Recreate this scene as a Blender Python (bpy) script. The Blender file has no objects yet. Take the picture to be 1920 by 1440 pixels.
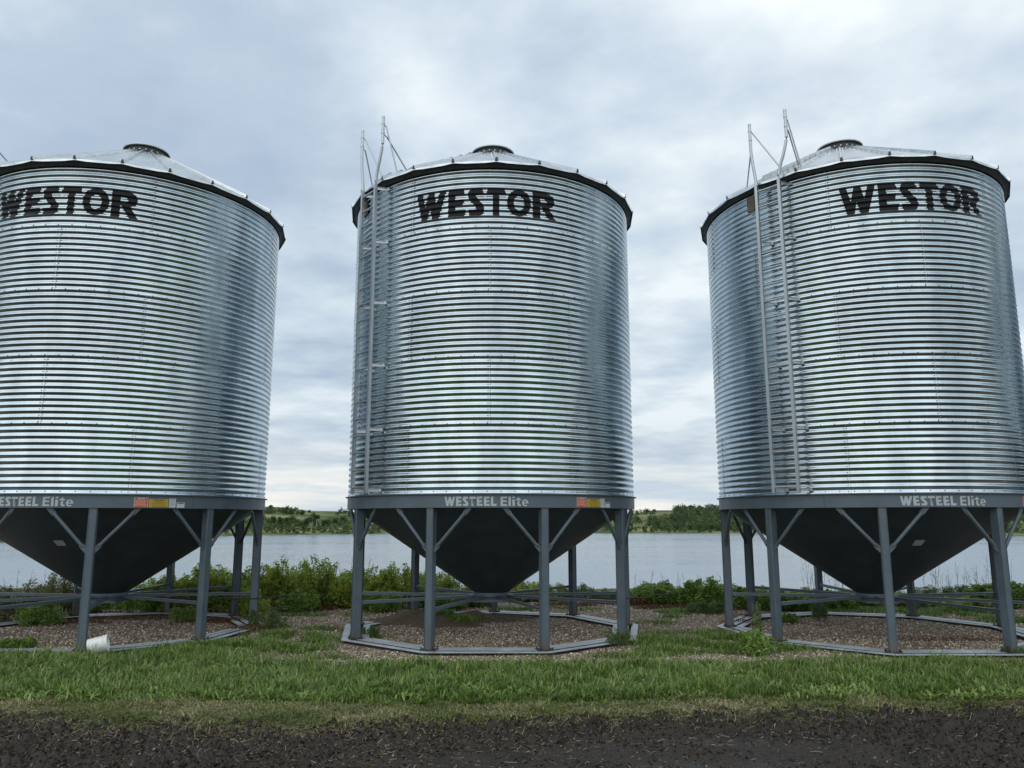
import bpy, bmesh, math, random
import numpy as np
from mathutils import Vector, Matrix
from mathutils.geometry import tessellate_polygon
from math import sin, cos, tan, pi, radians, atan2, hypot, sqrt, atan

random.seed(7)
RNG = np.random.default_rng(7)
scene = bpy.context.scene
COL = scene.collection

# ------------------------------------------------------------------ camera
CAM_H = 2.066
PITCH = 0.1735
FPX = 1448.66
cd = bpy.data.cameras.new('camera')
cam = bpy.data.objects.new('camera', cd)
COL.objects.link(cam)
cam.location = (0, 0, CAM_H)
cam.rotation_euler = (pi / 2 + PITCH, radians(0.03), 0)
cd.sensor_width = 36.0
cd.lens = FPX * 36 / 1920
cd.clip_end = 9000
scene.camera = cam

# ------------------------------------------------------------------ world: overcast sky
SUN_EL, SUN_ROT = radians(52), radians(205)
world = bpy.data.worlds.new("World")
scene.world = world
world.use_nodes = True
nt = world.node_tree
nt.nodes.clear()


def N(tree, typ, **kw):
    n = tree.nodes.new(typ)
    for k, v in kw.items():
        setattr(n, k, v)
    return n


def ramp(tree, pts, interp='LINEAR'):
    r = N(tree, 'ShaderNodeValToRGB')
    cr = r.color_ramp
    cr.interpolation = interp
    while len(cr.elements) < len(pts):
        cr.elements.new(0.5)
    for e, (p, c) in zip(cr.elements, pts):
        e.position = p
        e.color = (c[0], c[1], c[2], 1) if len(c) == 3 else c
    return r


def math_(tree, op, a, b=None, clamp=False):
    n = N(tree, 'ShaderNodeMath', operation=op)
    n.use_clamp = clamp
    for i, v in enumerate((a, b)):
        if v is None:
            continue
        if isinstance(v, (int, float)):
            n.inputs[i].default_value = v
        else:
            tree.links.new(v, n.inputs[i])
    return n.outputs[0]


def mixc(tree, fac, a, b, typ='MIX'):
    n = N(tree, 'ShaderNodeMix', data_type='RGBA', blend_type=typ)
    for sock, v in ((n.inputs[0], fac), (n.inputs[6], a), (n.inputs[7], b)):
        if isinstance(v, (int, float)):
            sock.default_value = v
        elif isinstance(v, tuple):
            sock.default_value = (v[0], v[1], v[2], 1)
        else:
            tree.links.new(v, sock)
    return n.outputs[2]


L = nt.links.new
tc = N(nt, 'ShaderNodeTexCoord')
sep = N(nt, 'ShaderNodeSeparateXYZ')
L(tc.outputs['Generated'], sep.inputs[0])
zc = math_(nt, 'MAXIMUM', sep.outputs[2], 0.0)
den = math_(nt, 'ADD', zc, 0.10)
px_ = math_(nt, 'DIVIDE', sep.outputs[0], den)
py_ = math_(nt, 'DIVIDE', sep.outputs[1], den)
comb = N(nt, 'ShaderNodeCombineXYZ')
L(px_, comb.inputs[0]); L(py_, comb.inputs[1])
mp = N(nt, 'ShaderNodeMapping')
L(comb.outputs[0], mp.inputs[0])
mp.inputs['Location'].default_value = (3.1, 1.7, 0)
mp.inputs['Rotation'].default_value = (0, 0, 0.35)
n1 = N(nt, 'ShaderNodeTexNoise')
n1.inputs['Scale'].default_value = 0.55
n1.inputs['Detail'].default_value = 7
n1.inputs['Roughness'].default_value = 0.52
n1.inputs['Distortion'].default_value = 0.35
L(mp.outputs[0], n1.inputs['Vector'])
n2 = N(nt, 'ShaderNodeTexNoise')
n2.inputs['Scale'].default_value = 2.3
n2.inputs['Detail'].default_value = 6
n2.inputs['Roughness'].default_value = 0.55
L(mp.outputs[0], n2.inputs['Vector'])
mixn = math_(nt, 'ADD', math_(nt, 'MULTIPLY', n1.outputs[0], 0.60), math_(nt, 'MULTIPLY', n2.outputs[0], 0.40))
CLOUD = ramp(nt, [(0.30, (3.5, 4.4, 5.7)), (0.42, (4.3, 5.25, 6.4)), (0.48, (5.3, 6.25, 7.2)), (0.54, (6.5, 7.35, 8.0)), (0.61, (8.2, 8.8, 9.1))])
L(mixn, CLOUD.inputs[0])
# low on the horizon: long pale streaks
hz = N(nt, 'ShaderNodeMapping')
L(tc.outputs['Generated'], hz.inputs[0])
hz.inputs['Scale'].default_value = (5.5, 5.5, 55)
n3 = N(nt, 'ShaderNodeTexNoise')
n3.inputs['Scale'].default_value = 1.0
n3.inputs['Detail'].default_value = 5
L(hz.outputs[0], n3.inputs['Vector'])
STREAK = ramp(nt, [(0.40, (4.9, 5.8, 6.6)), (0.50, (6.6, 7.0, 7.1)), (0.62, (8.2, 8.1, 7.6))])
L(n3.outputs[0], STREAK.inputs[0])
hf = ramp(nt, [(0.015, (1, 1, 1)), (0.13, (0, 0, 0))])
L(zc, hf.inputs[0])
cl = mixc(nt, hf.outputs[0], CLOUD.outputs[0], STREAK.outputs[0])
# the cloud deck thins towards the hidden sun, high up behind the camera
# overcast: the deck is greyer low down, paler overhead
elv = ramp(nt, [(0.03, (1.0, 1.0, 1.0)), (0.10, (0.84, 0.86, 0.88)), (0.26, (0.90, 0.91, 0.92)), (0.5, (1.06, 1.04, 1.02))])
L(zc, elv.inputs[0])
cl = mixc(nt, 1.0, cl, elv.outputs[0], 'MULTIPLY')
back = N(nt, 'ShaderNodeMapRange')
back.interpolation_type = 'SMOOTHSTEP'
L(math_(nt, 'MULTIPLY', sep.outputs[1], -1.0), back.inputs[0])
back.inputs[1].default_value = -0.45
back.inputs[2].default_value = 0.75
back.inputs[3].default_value = 1.0
back.inputs[4].default_value = 1.25
warm = mixc(nt, math_(nt, 'MULTIPLY', math_(nt, 'SUBTRACT', back.outputs[0], 1.0), 4.0, True), (1, 1, 1), (1.06, 1.03, 0.97))
cl = mixc(nt, 1.0, cl, warm, 'MULTIPLY')
vm = N(nt, 'ShaderNodeVectorMath', operation='SCALE')
L(cl, vm.inputs[0]); L(back.outputs[0], vm.inputs[3])
sky = N(nt, 'ShaderNodeTexSky', sky_type='NISHITA')
sky.sun_disc = False
sky.sun_elevation = SUN_EL
sky.sun_rotation = SUN_ROT
sky.air_density = 1.2
sky.dust_density = 2.0
final = mixc(nt, 0.96, sky.outputs[0], vm.outputs[0])
bg = N(nt, 'ShaderNodeBackground')
bg.inputs['Strength'].default_value = 0.1
L(final, bg.inputs['Color'])
wo = N(nt, 'ShaderNodeOutputWorld')
L(bg.outputs[0], wo.inputs[0])

sd = bpy.data.lights.new('sun', 'SUN')
sd.energy = 0.7
sd.angle = radians(100)
sd.color = (1.0, 0.97, 0.92)
sun = bpy.data.objects.new('sun', sd)
COL.objects.link(sun)
# NISHITA rotation: clockwise from +Y seen from above
sdir = Vector((sin(SUN_ROT) * cos(SUN_EL), cos(SUN_ROT) * cos(SUN_EL), sin(SUN_EL)))
sun.rotation_euler = sdir.to_track_quat('Z', 'Y').to_euler()

vs = scene.view_settings
vs.view_transform = 'Standard'
vs.look = 'None'
vs.exposure = 0.25
vs.gamma = 1
scene.cycles.max_bounces = 8


# ------------------------------------------------------------------ materials
def new_mat(name):
    m = bpy.data.materials.new(name)
    m.use_nodes = True
    t = m.node_tree
    b = t.nodes['Principled BSDF']
    return m, t, b


def noise(t, vec, scale, detail=3, rough=0.5, dist=0.0):
    n = N(t, 'ShaderNodeTexNoise')
    n.inputs['Scale'].default_value = scale
    n.inputs['Detail'].default_value = detail
    n.inputs['Roughness'].default_value = rough
    n.inputs['Distortion'].default_value = dist
    if vec is not None:
        t.links.new(vec, n.inputs['Vector'])
    return n


def objco(t, scale=(1, 1, 1)):
    c = N(t, 'ShaderNodeTexCoord')
    m = N(t, 'ShaderNodeMapping')
    m.inputs['Scale'].default_value = scale
    t.links.new(c.outputs['Object'], m.inputs[0])
    return m.outputs[0]


def bump(t, b, h, strength, dist, prev=None):
    n = N(t, 'ShaderNodeBump')
    n.inputs['Strength'].default_value = strength
    n.inputs['Distance'].default_value = dist
    t.links.new(h, n.inputs['Height'])
    if prev is not None:
        t.links.new(prev, n.inputs['Normal'])
    t.links.new(n.outputs[0], b.inputs['Normal'])
    return n.outputs[0]


def galv(name, base=(0.66, 0.70, 0.74), r0=0.20, r1=0.36, tint=False, wave=0.5, fine_b=0.04):
    m, t, b = new_mat(name)
    v = objco(t)
    vs_ = objco(t, (1.2, 1.2, 0.35))
    sp = N(t, 'ShaderNodeTexVoronoi')
    sp.inputs['Scale'].default_value = 42
    t.links.new(v, sp.inputs['Vector'])
    big = noise(t, vs_, 2.6, 5, 0.6)
    fine = noise(t, v, 30, 3)
    c1 = mixc(t, math_(t, 'MULTIPLY', sp.outputs['Distance'], 0.25), base, tuple(x * 0.86 for x in base))
    rr = ramp(t, [(0.35, (0.80, 0.80, 0.82)), (0.62, (1.03, 1.03, 1.03))])
    t.links.new(big.outputs[0], rr.inputs[0])
    c2 = mixc(t, 1.0, c1, rr.outputs[0], 'MULTIPLY')
    if tint:
        a = N(t, 'ShaderNodeAttribute', attribute_name='tint')
        tr = ramp(t, [(0, (0.88, 0.88, 0.89)), (1, (1.05, 1.05, 1.05))])
        t.links.new(a.outputs['Fac'], tr.inputs[0])
        c2 = mixc(t, 1.0, c2, tr.outputs[0], 'MULTIPLY')
    t.links.new(c2, b.inputs['Base Color'])
    b.inputs['Metallic'].default_value = 1.0
    mr = N(t, 'ShaderNodeMapRange')
    t.links.new(math_(t, 'ADD', math_(t, 'MULTIPLY', big.outputs[0], 0.7), math_(t, 'MULTIPLY', fine.outputs[0], 0.3)), mr.inputs[0])
    mr.inputs[1].default_value = 0.3; mr.inputs[2].default_value = 0.7
    mr.inputs[3].default_value = r0; mr.inputs[4].default_value = r1
    t.links.new(mr.outputs[0], b.inputs['Roughness'])
    w = noise(t, vs_, 1.3, 2, 0.5)
    n0 = bump(t, b, w.outputs[0], wave, 0.02)
    if fine_b:
        bump(t, b, fine.outputs[0], fine_b, 0.004, n0)
    return m


M = {}
M['wall'] = galv('galvanised_corrugated_steel', (0.53, 0.61, 0.65), 0.13, 0.25, tint=True, wave=0.35, fine_b=0.0)
M['roof'] = galv('galvanised_roof_steel', (0.62, 0.66, 0.68), 0.24, 0.40, wave=0.5)
M['galv'] = galv('galvanised_tube', (0.50, 0.53, 0.55), 0.35, 0.5, wave=0.1)


M['galv_dark'] = galv('zinc_bolt_heads', (0.25, 0.27, 0.29), 0.4, 0.5, wave=0.0)


def paint(name, col, rough=0.45, var=0.15, spec=0.5, bumpy=0.08):
    m, t, b = new_mat(name)
    v = objco(t)
    n = noise(t, v, 3.0, 5, 0.6)
    n2_ = noise(t, v, 45, 2)
    c = ramp(t, [(0.3, tuple(x * (1 - var) for x in col)), (0.7, tuple(min(1, x * (1 + var)) for x in col))])
    t.links.new(n.outputs[0], c.inputs[0])
    t.links.new(c.outputs[0], b.inputs['Base Color'])
    r = N(t, 'ShaderNodeMapRange')
    t.links.new(n.outputs[0], r.inputs[0])
    r.inputs[1].default_value = 0.3; r.inputs[2].default_value = 0.7
    r.inputs[3].default_value = rough * 0.85; r.inputs[4].default_value = min(1, rough * 1.25)
    t.links.new(r.outputs[0], b.inputs['Roughness'])
    b.inputs['Specular IOR Level'].default_value = spec
    bump(t, b, n2_.outputs[0], bumpy, 0.003)
    return m


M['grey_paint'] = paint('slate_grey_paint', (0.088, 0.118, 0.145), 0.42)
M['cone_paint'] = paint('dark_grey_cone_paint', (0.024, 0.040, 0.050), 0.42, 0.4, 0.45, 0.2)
M['rail'] = paint('weathered_galvanised_skid', (0.36, 0.40, 0.43), 0.45, 0.3)
M['black'] = paint('black_vinyl', (0.004, 0.004, 0.006), 0.5, 0.1, 0.3)
M['white_vinyl'] = paint('white_vinyl', (0.42, 0.45, 0.47), 0.5, 0.08)
M['pale'] = paint('pale_label', (0.40, 0.42, 0.43), 0.6, 0.1)
M['orange'] = paint('orange_decal', (0.62, 0.10, 0.02), 0.5, 0.08)
M['yellow'] = paint('yellow_decal', (0.52, 0.33, 0.02), 0.5, 0.08)
M['white_decal'] = paint('white_decal', (0.50, 0.54, 0.58), 0.5, 0.08)
M['red_ink'] = paint('red_ink', (0.35, 0.06, 0.05), 0.5, 0.05)
M['ink'] = paint('dark_ink', (0.02, 0.02, 0.02), 0.5, 0.05)
M['soffit'] = paint('dull_eave_flashing', (0.05, 0.055, 0.055), 0.6, 0.3)  # shade under eave and lid and in rib ends, put into the colour
M['rust_and_shade'] = paint('rusty_bolts_and_gap_shade', (0.045, 0.036, 0.032), 0.8, 0.4)  # rust on the feet, also painted shade in the skid gaps
M['bucket'] = paint('white_plastic', (0.78, 0.79, 0.78), 0.35, 0.05)
M['rubber'] = paint('black_rubber', (0.012, 0.012, 0.013), 0.5, 0.2)
M['fibre'] = paint('brown_fibre_board', (0.12, 0.10, 0.065), 0.8, 0.4)
M['bark'] = paint('bark', (0.10, 0.075, 0.05), 0.9, 0.4)
M['pale_bark'] = paint('pale_bark', (0.42, 0.40, 0.36), 0.8, 0.3)


def dusty(m, col=(0.11, 0.09, 0.07)):
    """dried mud splashed up the lowest hand's breadth of the steel"""
    t = m.node_tree; b = t.nodes['Principled BSDF']
    src = b.inputs['Base Color'].links[0].from_socket
    v = objco(t)
    sp_ = N(t, 'ShaderNodeSeparateXYZ'); t.links.new(v, sp_.inputs[0])
    n_ = noise(t, v, 14, 4, 0.7)
    h = math_(t, 'ADD', sp_.outputs[2], math_(t, 'MULTIPLY', n_.outputs[0], 0.5))
    r = ramp(t, [(0.30, (0.75, 0.75, 0.75)), (0.52, (0, 0, 0))])
    t.links.new(h, r.inputs[0])
    t.links.new(mixc(t, r.outputs[0], src, col), b.inputs['Base Color'])
    # fine scuffs and runs higher up
    n3_ = noise(t, objco(t, (9, 9, 0.8)), 4, 4, 0.6)
    r3 = ramp(t, [(0.62, (0, 0, 0)), (0.75, (0.35, 0.35, 0.35))])
    t.links.new(n3_.outputs[0], r3.inputs[0])
    t.links.new(mixc(t, r3.outputs[0], b.inputs['Base Color'].links[0].from_socket, (0.17, 0.18, 0.18)), b.inputs['Base Color'])


dusty(M['grey_paint'])


def leafmat(name, stops, rough=0.55, trans=0.25, spec=0.3):
    m, t, b = new_mat(name)
    a = N(t, 'ShaderNodeAttribute', attribute_name='tint')
    r = ramp(t, stops)
    t.links.new(a.outputs['Fac'], r.inputs[0])
    t.links.new(r.outputs[0], b.inputs['Base Color'])
    b.inputs['Roughness'].default_value = rough
    b.inputs['Specular IOR Level'].default_value = spec
    if trans > 0:
        tr = N(t, 'ShaderNodeBsdfTranslucent')
        t.links.new(r.outputs[0], tr.inputs['Color'])
        mx = N(t, 'ShaderNodeMixShader')
        mx.inputs[0].default_value = trans
        out = t.nodes['Material Output']
        t.links.new(b.outputs[0], mx.inputs[1])
        t.links.new(tr.outputs[0], mx.inputs[2])
        t.links.new(mx.outputs[0], out.inputs[0])
    return m


M['grass'] = leafmat('grass_blades', [(0.0, (0.035, 0.075, 0.012)), (0.4, (0.11, 0.19, 0.026)), (0.75, (0.21, 0.305, 0.065)), (0.92, (0.31, 0.38, 0.16)), (1.0, (0.40, 0.37, 0.20))], rough=0.42, spec=0.45)
M['dry_grass'] = leafmat('trodden_grass', [(0.0, (0.07, 0.115, 0.025)), (0.35, (0.15, 0.19, 0.055)), (0.7, (0.25, 0.24, 0.10)), (1.0, (0.48, 0.42, 0.25))])
M['straw'] = leafmat('straw', [(0.0, (0.04, 0.028, 0.016)), (0.6, (0.14, 0.105, 0.055)), (1.0, (0.42, 0.35, 0.21))], trans=0)
M['leaf_green'] = leafmat('shrub_leaves', [(0.0, (0.08, 0.12, 0.02)), (0.45, (0.30, 0.39, 0.06)), (1.0, (0.62, 0.70, 0.20))], trans=0.5)
M['leaf_dark'] = leafmat('dark_shrub_leaves', [(0.0, (0.06, 0.12, 0.022)), (0.5, (0.19, 0.31, 0.055)), (1.0, (0.40, 0.52, 0.15))], trans=0.3)
M['leaf_red'] = leafmat('reddish_shrub_leaves', [(0.0, (0.09, 0.06, 0.02)), (0.4, (0.12, 0.135, 0.04)), (0.7, (0.20, 0.22, 0.08)), (1.0, (0.34, 0.25, 0.20))], trans=0.3)
M['weed'] = leafmat('weed_leaves', [(0.0, (0.06, 0.10, 0.03)), (0.5, (0.11, 0.18, 0.05)), (1.0, (0.20, 0.28, 0.12))], trans=0.3)
M['dead'] = leafmat('dead_weeds', [(0.0, (0.06, 0.025, 0.012)), (0.5, (0.14, 0.062, 0.03)), (1.0, (0.27, 0.16, 0.09))], trans=0)
M['tree_leaf'] = leafmat('far_tree_leaves', [(0.0, (0.03, 0.055, 0.022)), (0.5, (0.055, 0.095, 0.034)), (1.0, (0.10, 0.15, 0.055))], trans=0.2)
M['tree_leaf_pale'] = leafmat('far_pale_leaves', [(0.0, (0.07, 0.09, 0.03)), (0.5, (0.11, 0.15, 0.045)), (1.0, (0.18, 0.22, 0.085))], trans=0.2)
M['stones'] = leafmat('gravel_stones', [(0.0, (0.14, 0.10, 0.07)), (0.35, (0.31, 0.24, 0.175)), (0.7, (0.53, 0.44, 0.34)), (0.92, (0.72, 0.65, 0.55)), (1.0, (0.85, 0.83, 0.77))], rough=0.75, trans=0)


# ------------------------------------------------------------------ builders
def tag(o, label=None, cat=None, group=None, kind=None):
    if label: o['label'] = label
    if cat: o['category'] = cat
    if group: o['group'] = group
    if kind: o['kind'] = kind
    return o


def empty(name, loc=(0, 0, 0), rz=0.0):
    o = bpy.data.objects.new(name, None)
    COL.objects.link(o)
    o.location = loc
    o.rotation_euler = (0, 0, rz)
    o.empty_display_size = 0.2
    return o


def link_mesh(name, me, mats, parent=None, smooth=False, autosmooth=None):
    o = bpy.data.objects.new(name, me)
    COL.objects.link(o)
    if not isinstance(mats, (list, tuple)):
        mats = [mats]
    for m in mats:
        me.materials.append(m)
    if smooth or autosmooth:
        me.polygons.foreach_set('use_smooth', [True] * len(me.polygons))
        if autosmooth:
            me.set_sharp_from_angle(angle=radians(autosmooth))
    if parent:
        o.parent = parent
    return o


def np_mesh(name, verts, faces, tint=None, smooth=False):
    """verts (n,3), faces (m,k) all same k"""
    me = bpy.data.meshes.new(name)
    verts = np.asarray(verts, dtype=np.float32)
    faces = np.asarray(faces, dtype=np.int32)
    k = faces.shape[1]
    me.vertices.add(len(verts))
    me.vertices.foreach_set('co', verts.ravel())
    me.loops.add(faces.size)
    me.loops.foreach_set('vertex_index', faces.ravel())
    me.polygons.add(len(faces))
    me.polygons.foreach_set('loop_start', np.arange(0, faces.size, k, dtype=np.int32))
    me.polygons.foreach_set('loop_total', np.full(len(faces), k, dtype=np.int32))
    if smooth:
        me.polygons.foreach_set('use_smooth', np.ones(len(faces), dtype=bool))
    me.update(calc_edges=True)
    if tint is not None:
        at = me.attributes.new('tint', 'FLOAT', 'POINT')
        at.data.foreach_set('value', np.asarray(tint, dtype=np.float32))
    return me


class MB:
    def __init__(s):
        s.v = []; s.f = []; s.m = []; s.mi = 0

    def add(s, vs_, fs):
        o = len(s.v)
        s.v += [tuple(v) for v in vs_]
        s.f += [tuple(i + o for i in f) for f in fs]
        s.m += [s.mi] * len(fs)
        return s

    def box(s, c, d, rot=None):
        hx, hy, hz = d[0] / 2, d[1] / 2, d[2] / 2
        vs_ = [Vector((x, y, z)) for x in (-hx, hx) for y in (-hy, hy) for z in (-hz, hz)]
        if rot is not None:
            vs_ = [rot @ v for v in vs_]
        c = Vector(c)
        return s.add([v + c for v in vs_], [(0, 1, 3, 2), (4, 6, 7, 5), (0, 4, 5, 1), (2, 3, 7, 6), (0, 2, 6, 4), (1, 5, 7, 3)])

    def tube(s, pts, r, n=10, cap=True):
        pts = [Vector(p) for p in pts]
        rs = r if isinstance(r, (list, tuple)) else [r] * len(pts)
        rings = []
        up = Vector((0, 0, 1))
        for i, p in enumerate(pts):
            d = (pts[min(i + 1, len(pts) - 1)] - pts[max(i - 1, 0)]).normalized()
            a = up.cross(d)
            if a.length < 0.05:
                a = Vector((1, 0, 0)).cross(d)
            a.normalize()
            b = d.cross(a)
            rings.append([p + (a * cos(2 * pi * k / n) + b * sin(2 * pi * k / n)) * rs[i] for k in range(n)])
        vs_ = [v for r_ in rings for v in r_]
        fs = []
        for i in range(len(pts) - 1):
            for k in range(n):
                fs.append((i * n + k, i * n + (k + 1) % n, (i + 1) * n + (k + 1) % n, (i + 1) * n + k))
        if cap:
            fs.append(tuple(range(n))[::-1])
            fs.append(tuple((len(pts) - 1) * n + k for k in range(n)))
        return s.add(vs_, fs)

    def lathe(s, prof, n=96, a0=0, a1=2 * pi):
        full = abs(a1 - a0 - 2 * pi) < 1e-6
        m = n if full else n + 1
        vs_ = []
        for r, z in prof:
            for k in range(m):
                a = a0 + (a1 - a0) * k / n
                vs_.append((sin(a) * r, -cos(a) * r, z))
        fs = []
        for i in range(len(prof) - 1):
            for k in range(n):
                k2 = (k + 1) % m
                fs.append((i * m + k, i * m + k2, (i + 1) * m + k2, (i + 1) * m + k))
        return s.add(vs_, fs)

    def build(s, name, mats, parent=None, smooth=False, autosmooth=None):
        me = bpy.data.meshes.new(name)
        me.from_pydata(s.v, [], s.f)
        me.update()
        me.polygons.foreach_set('material_index', s.m)
        bm = bmesh.new(); bm.from_mesh(me)
        bmesh.ops.recalc_face_normals(bm, faces=bm.faces)
        bm.to_mesh(me); bm.free()
        return link_mesh(name, me, mats, parent, smooth, autosmooth)


def P(phi, r, z):
    """point on the bin: phi degrees from the camera-facing side, positive to the right"""
    a = radians(phi)
    return Vector((sin(a) * r, -cos(a) * r, z))


# value noise in numpy
def vnoise(x, y, scale, seed=0, octaves=4, rough=0.5):
    x = np.asarray(x, float); y = np.asarray(y, float)
    out = np.zeros(np.broadcast(x, y).shape); amp = 1; tot = 0
    rg = np.random.default_rng(seed + 100)
    for o in range(octaves):
        T = rg.random((256, 256))
        u = x * scale + 37.3 * o + 11; v = y * scale + 91.7 * o + 5
        i = np.floor(u).astype(int); j = np.floor(v).astype(int)
        fu = u - i; fv = v - j
        fu = fu * fu * (3 - 2 * fu); fv = fv * fv * (3 - 2 * fv)
        a = T[i % 256, j % 256]; b = T[(i + 1) % 256, j % 256]
        c = T[i % 256, (j + 1) % 256]; d = T[(i + 1) % 256, (j + 1) % 256]
        out += amp * ((a * (1 - fu) + b * fu) * (1 - fv) + (c * (1 - fu) + d * fu) * fv)
        tot += amp; amp *= rough; scale *= 2
    return out / tot


def sst(x, a, b):
    t = np.clip((np.asarray(x, float) - a) / (b - a), 0, 1)
    return t * t * (3 - 2 * t)


def px2g(x, y, z=0.0):
    a = PITCH - atan((y - 720) / FPX)
    D = (z - CAM_H) / tan(a)
    d = D * cos(PITCH) + (z - CAM_H) * sin(PITCH)
    return (x - 960) / FPX * d, D


# ------------------------------------------------------------------ terrain, lake, hills
WATER = -4.6
U = [-3.0, -0.65, -0.5, -0.38, -0.25, 0, 0.25, 0.65, 3.0]
SHORE = [150, 232, 275, 322, 352, 385, 380, 312, 200]
EU = [-3, -0.65, -0.33, -0.31, -0.285, -0.26, -0.21, 0.0, 0.13, 0.150, 0.18, 0.205, 0.24, 0.30, 0.65, 3]
EL = [0.014, 0.014, 0.0158, 0.0160, 0.0148, 0.0112, 0.0100, 0.009, 0.0055, 0.0062, 0.0112, 0.0112, 0.0118, 0.013, 0.011, 0.010]


def edge_y(x):
    return 23.0 + 1.2 * np.sin(np.asarray(x) * 0.31)


def terrain_z(x, y):
    x = np.asarray(x, float); y = np.asarray(y, float)
    r = np.hypot(x, y)
    yy = np.maximum(y, 1.0)
    u = x / yy
    sh = np.interp(u, U, SHORE)
    sh = sh + 6 * (vnoise(u * 30, u * 0, 1.0, 3) - 0.5)
    el = np.interp(u, EU, EL)
    D = yy
    s = D - sh
    z = np.zeros_like(r)
    # lake bowl
    drop = sst(y, edge_y(x), edge_y(x) + 13)
    z = z * (1 - drop) + (WATER - 1.6) * drop
    # far bank
    rise = sst(s, -8, 6)
    land = WATER + 0.5 + 0.03 * np.clip(s, 0, 40)
    crest = CAM_H + el * (sh + 230)
    hill = sst(s, 25, 230) * 0.75 + 0.25 * sst(s, 8, 120)
    lump = 2.2 * (vnoise(x, y, 1 / 70., 5) - 0.5) + 1.4 * (vnoise(x, y, 1 / 24., 8) - 0.5)
    far = land * (1 - hill) + crest * hill + lump * sst(s, 10, 80) * (1 - 0.75 * sst(s, 160, 230))
    far = far + np.clip(s - 230, 0, 3000) * 0.004
    z = np.where(y > 40, z * (1 - rise) + far * rise, z)
    return z


def build_terrain():
    az = np.concatenate([np.linspace(-pi, -0.75, 60, endpoint=False), np.linspace(-0.75, 0.75, 520), np.linspace(0.75, pi, 60)[1:-1]])
    r = np.concatenate([[0.0], np.linspace(4, 22, 19), np.linspace(22.5, 42, 40), np.geomspace(45, 200, 16), np.linspace(205, 620, 200), np.geomspace(640, 4000, 16)])
    A, Rr = np.meshgrid(az, r)
    X = np.sin(A) * Rr; Y = np.cos(A) * Rr
    Z = terrain_z(X, Y)
    Z = np.where(Y < 2, np.minimum(Z, 0), Z)
    near = (np.abs(X) < 15.5) & (Y > 2.5) & (Y < 20.5)
    Z = np.where(near, Z - 0.30, Z)
    n, m = X.shape
    V = np.stack([X, Y, Z], -1).reshape(-1, 3)
    idx = np.arange(n * m).reshape(n, m)
    a = idx[:-1, :]; b = idx[1:, :]
    F = np.stack([a, np.roll(a, -1, 1), np.roll(b, -1, 1), b], -1).reshape(-1, 4)
    me = np_mesh('terrain', V, F[:, ::-1], smooth=True)
    mt, t, bs = new_mat('meadow_and_mud')
    geo = N(t, 'ShaderNodeNewGeometry')
    sp = N(t, 'ShaderNodeSeparateXYZ')
    t.links.new(geo.outputs['Position'], sp.inputs[0])
    a1 = noise(t, geo.outputs['Position'], 0.035, 6, 0.62)
    a2 = noise(t, geo.outputs['Position'], 0.35, 5, 0.6)
    g1 = ramp(t, [(0.34, (0.06, 0.09, 0.034)), (0.45, (0.09, 0.125, 0.045)), (0.54, (0.16, 0.175, 0.075)), (0.63, (0.29, 0.27, 0.15))])
    t.links.new(a1.outputs[0], g1.inputs[0])
    g2 = ramp(t, [(0.3, (0.65, 0.7, 0.6)), (0.7, (1.2, 1.15, 1.1))])
    t.links.new(a2.outputs[0], g2.inputs[0])
    c = mixc(t, 1.0, g1.outputs[0], g2.outputs[0], 'MULTIPLY')
    # near yard: gravel and soil, mud where the road runs
    nearf = N(t, 'ShaderNodeMapRange')
    t.links.new(sp.outputs[1], nearf.inputs[0])
    nearf.inputs[1].default_value = 60; nearf.inputs[2].default_value = 26
    nearf.inputs[3].default_value = 0; nearf.inputs[4].default_value = 1
    soil = ramp(t, [(0.35, (0.085, 0.095, 0.055)), (0.65, (0.135, 0.13, 0.095))])
    t.links.new(a2.outputs[0], soil.inputs[0])
    c = mixc(t, nearf.outputs[0], c, soil.outputs[0])
    mudf = N(t, 'ShaderNodeMapRange')
    t.links.new(sp.outputs[1], mudf.inputs[0])
    mudf.inputs[1].default_value = 9.3; mudf.inputs[2].default_value = 8.6
    mudb = N(t, 'ShaderNodeMapRange')
    t.links.new(sp.outputs[1], mudb.inputs[0])
    mudb.inputs[1].default_value = 0.3; mudb.inputs[2].default_value = 1.3
    c = mixc(t, math_(t, 'MULTIPLY', mudf.outputs[0], mudb.outputs[0]), c, (0.028, 0.024, 0.021))
    t.links.new(c, bs.inputs['Base Color'])
    bs.inputs['Roughness'].default_value = 0.95
    bs.inputs['Specular IOR Level'].default_value = 0.15
    o = link_mesh('terrain', me, mt)
    tag(o, kind='structure')
    return o


build_terrain()


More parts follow.
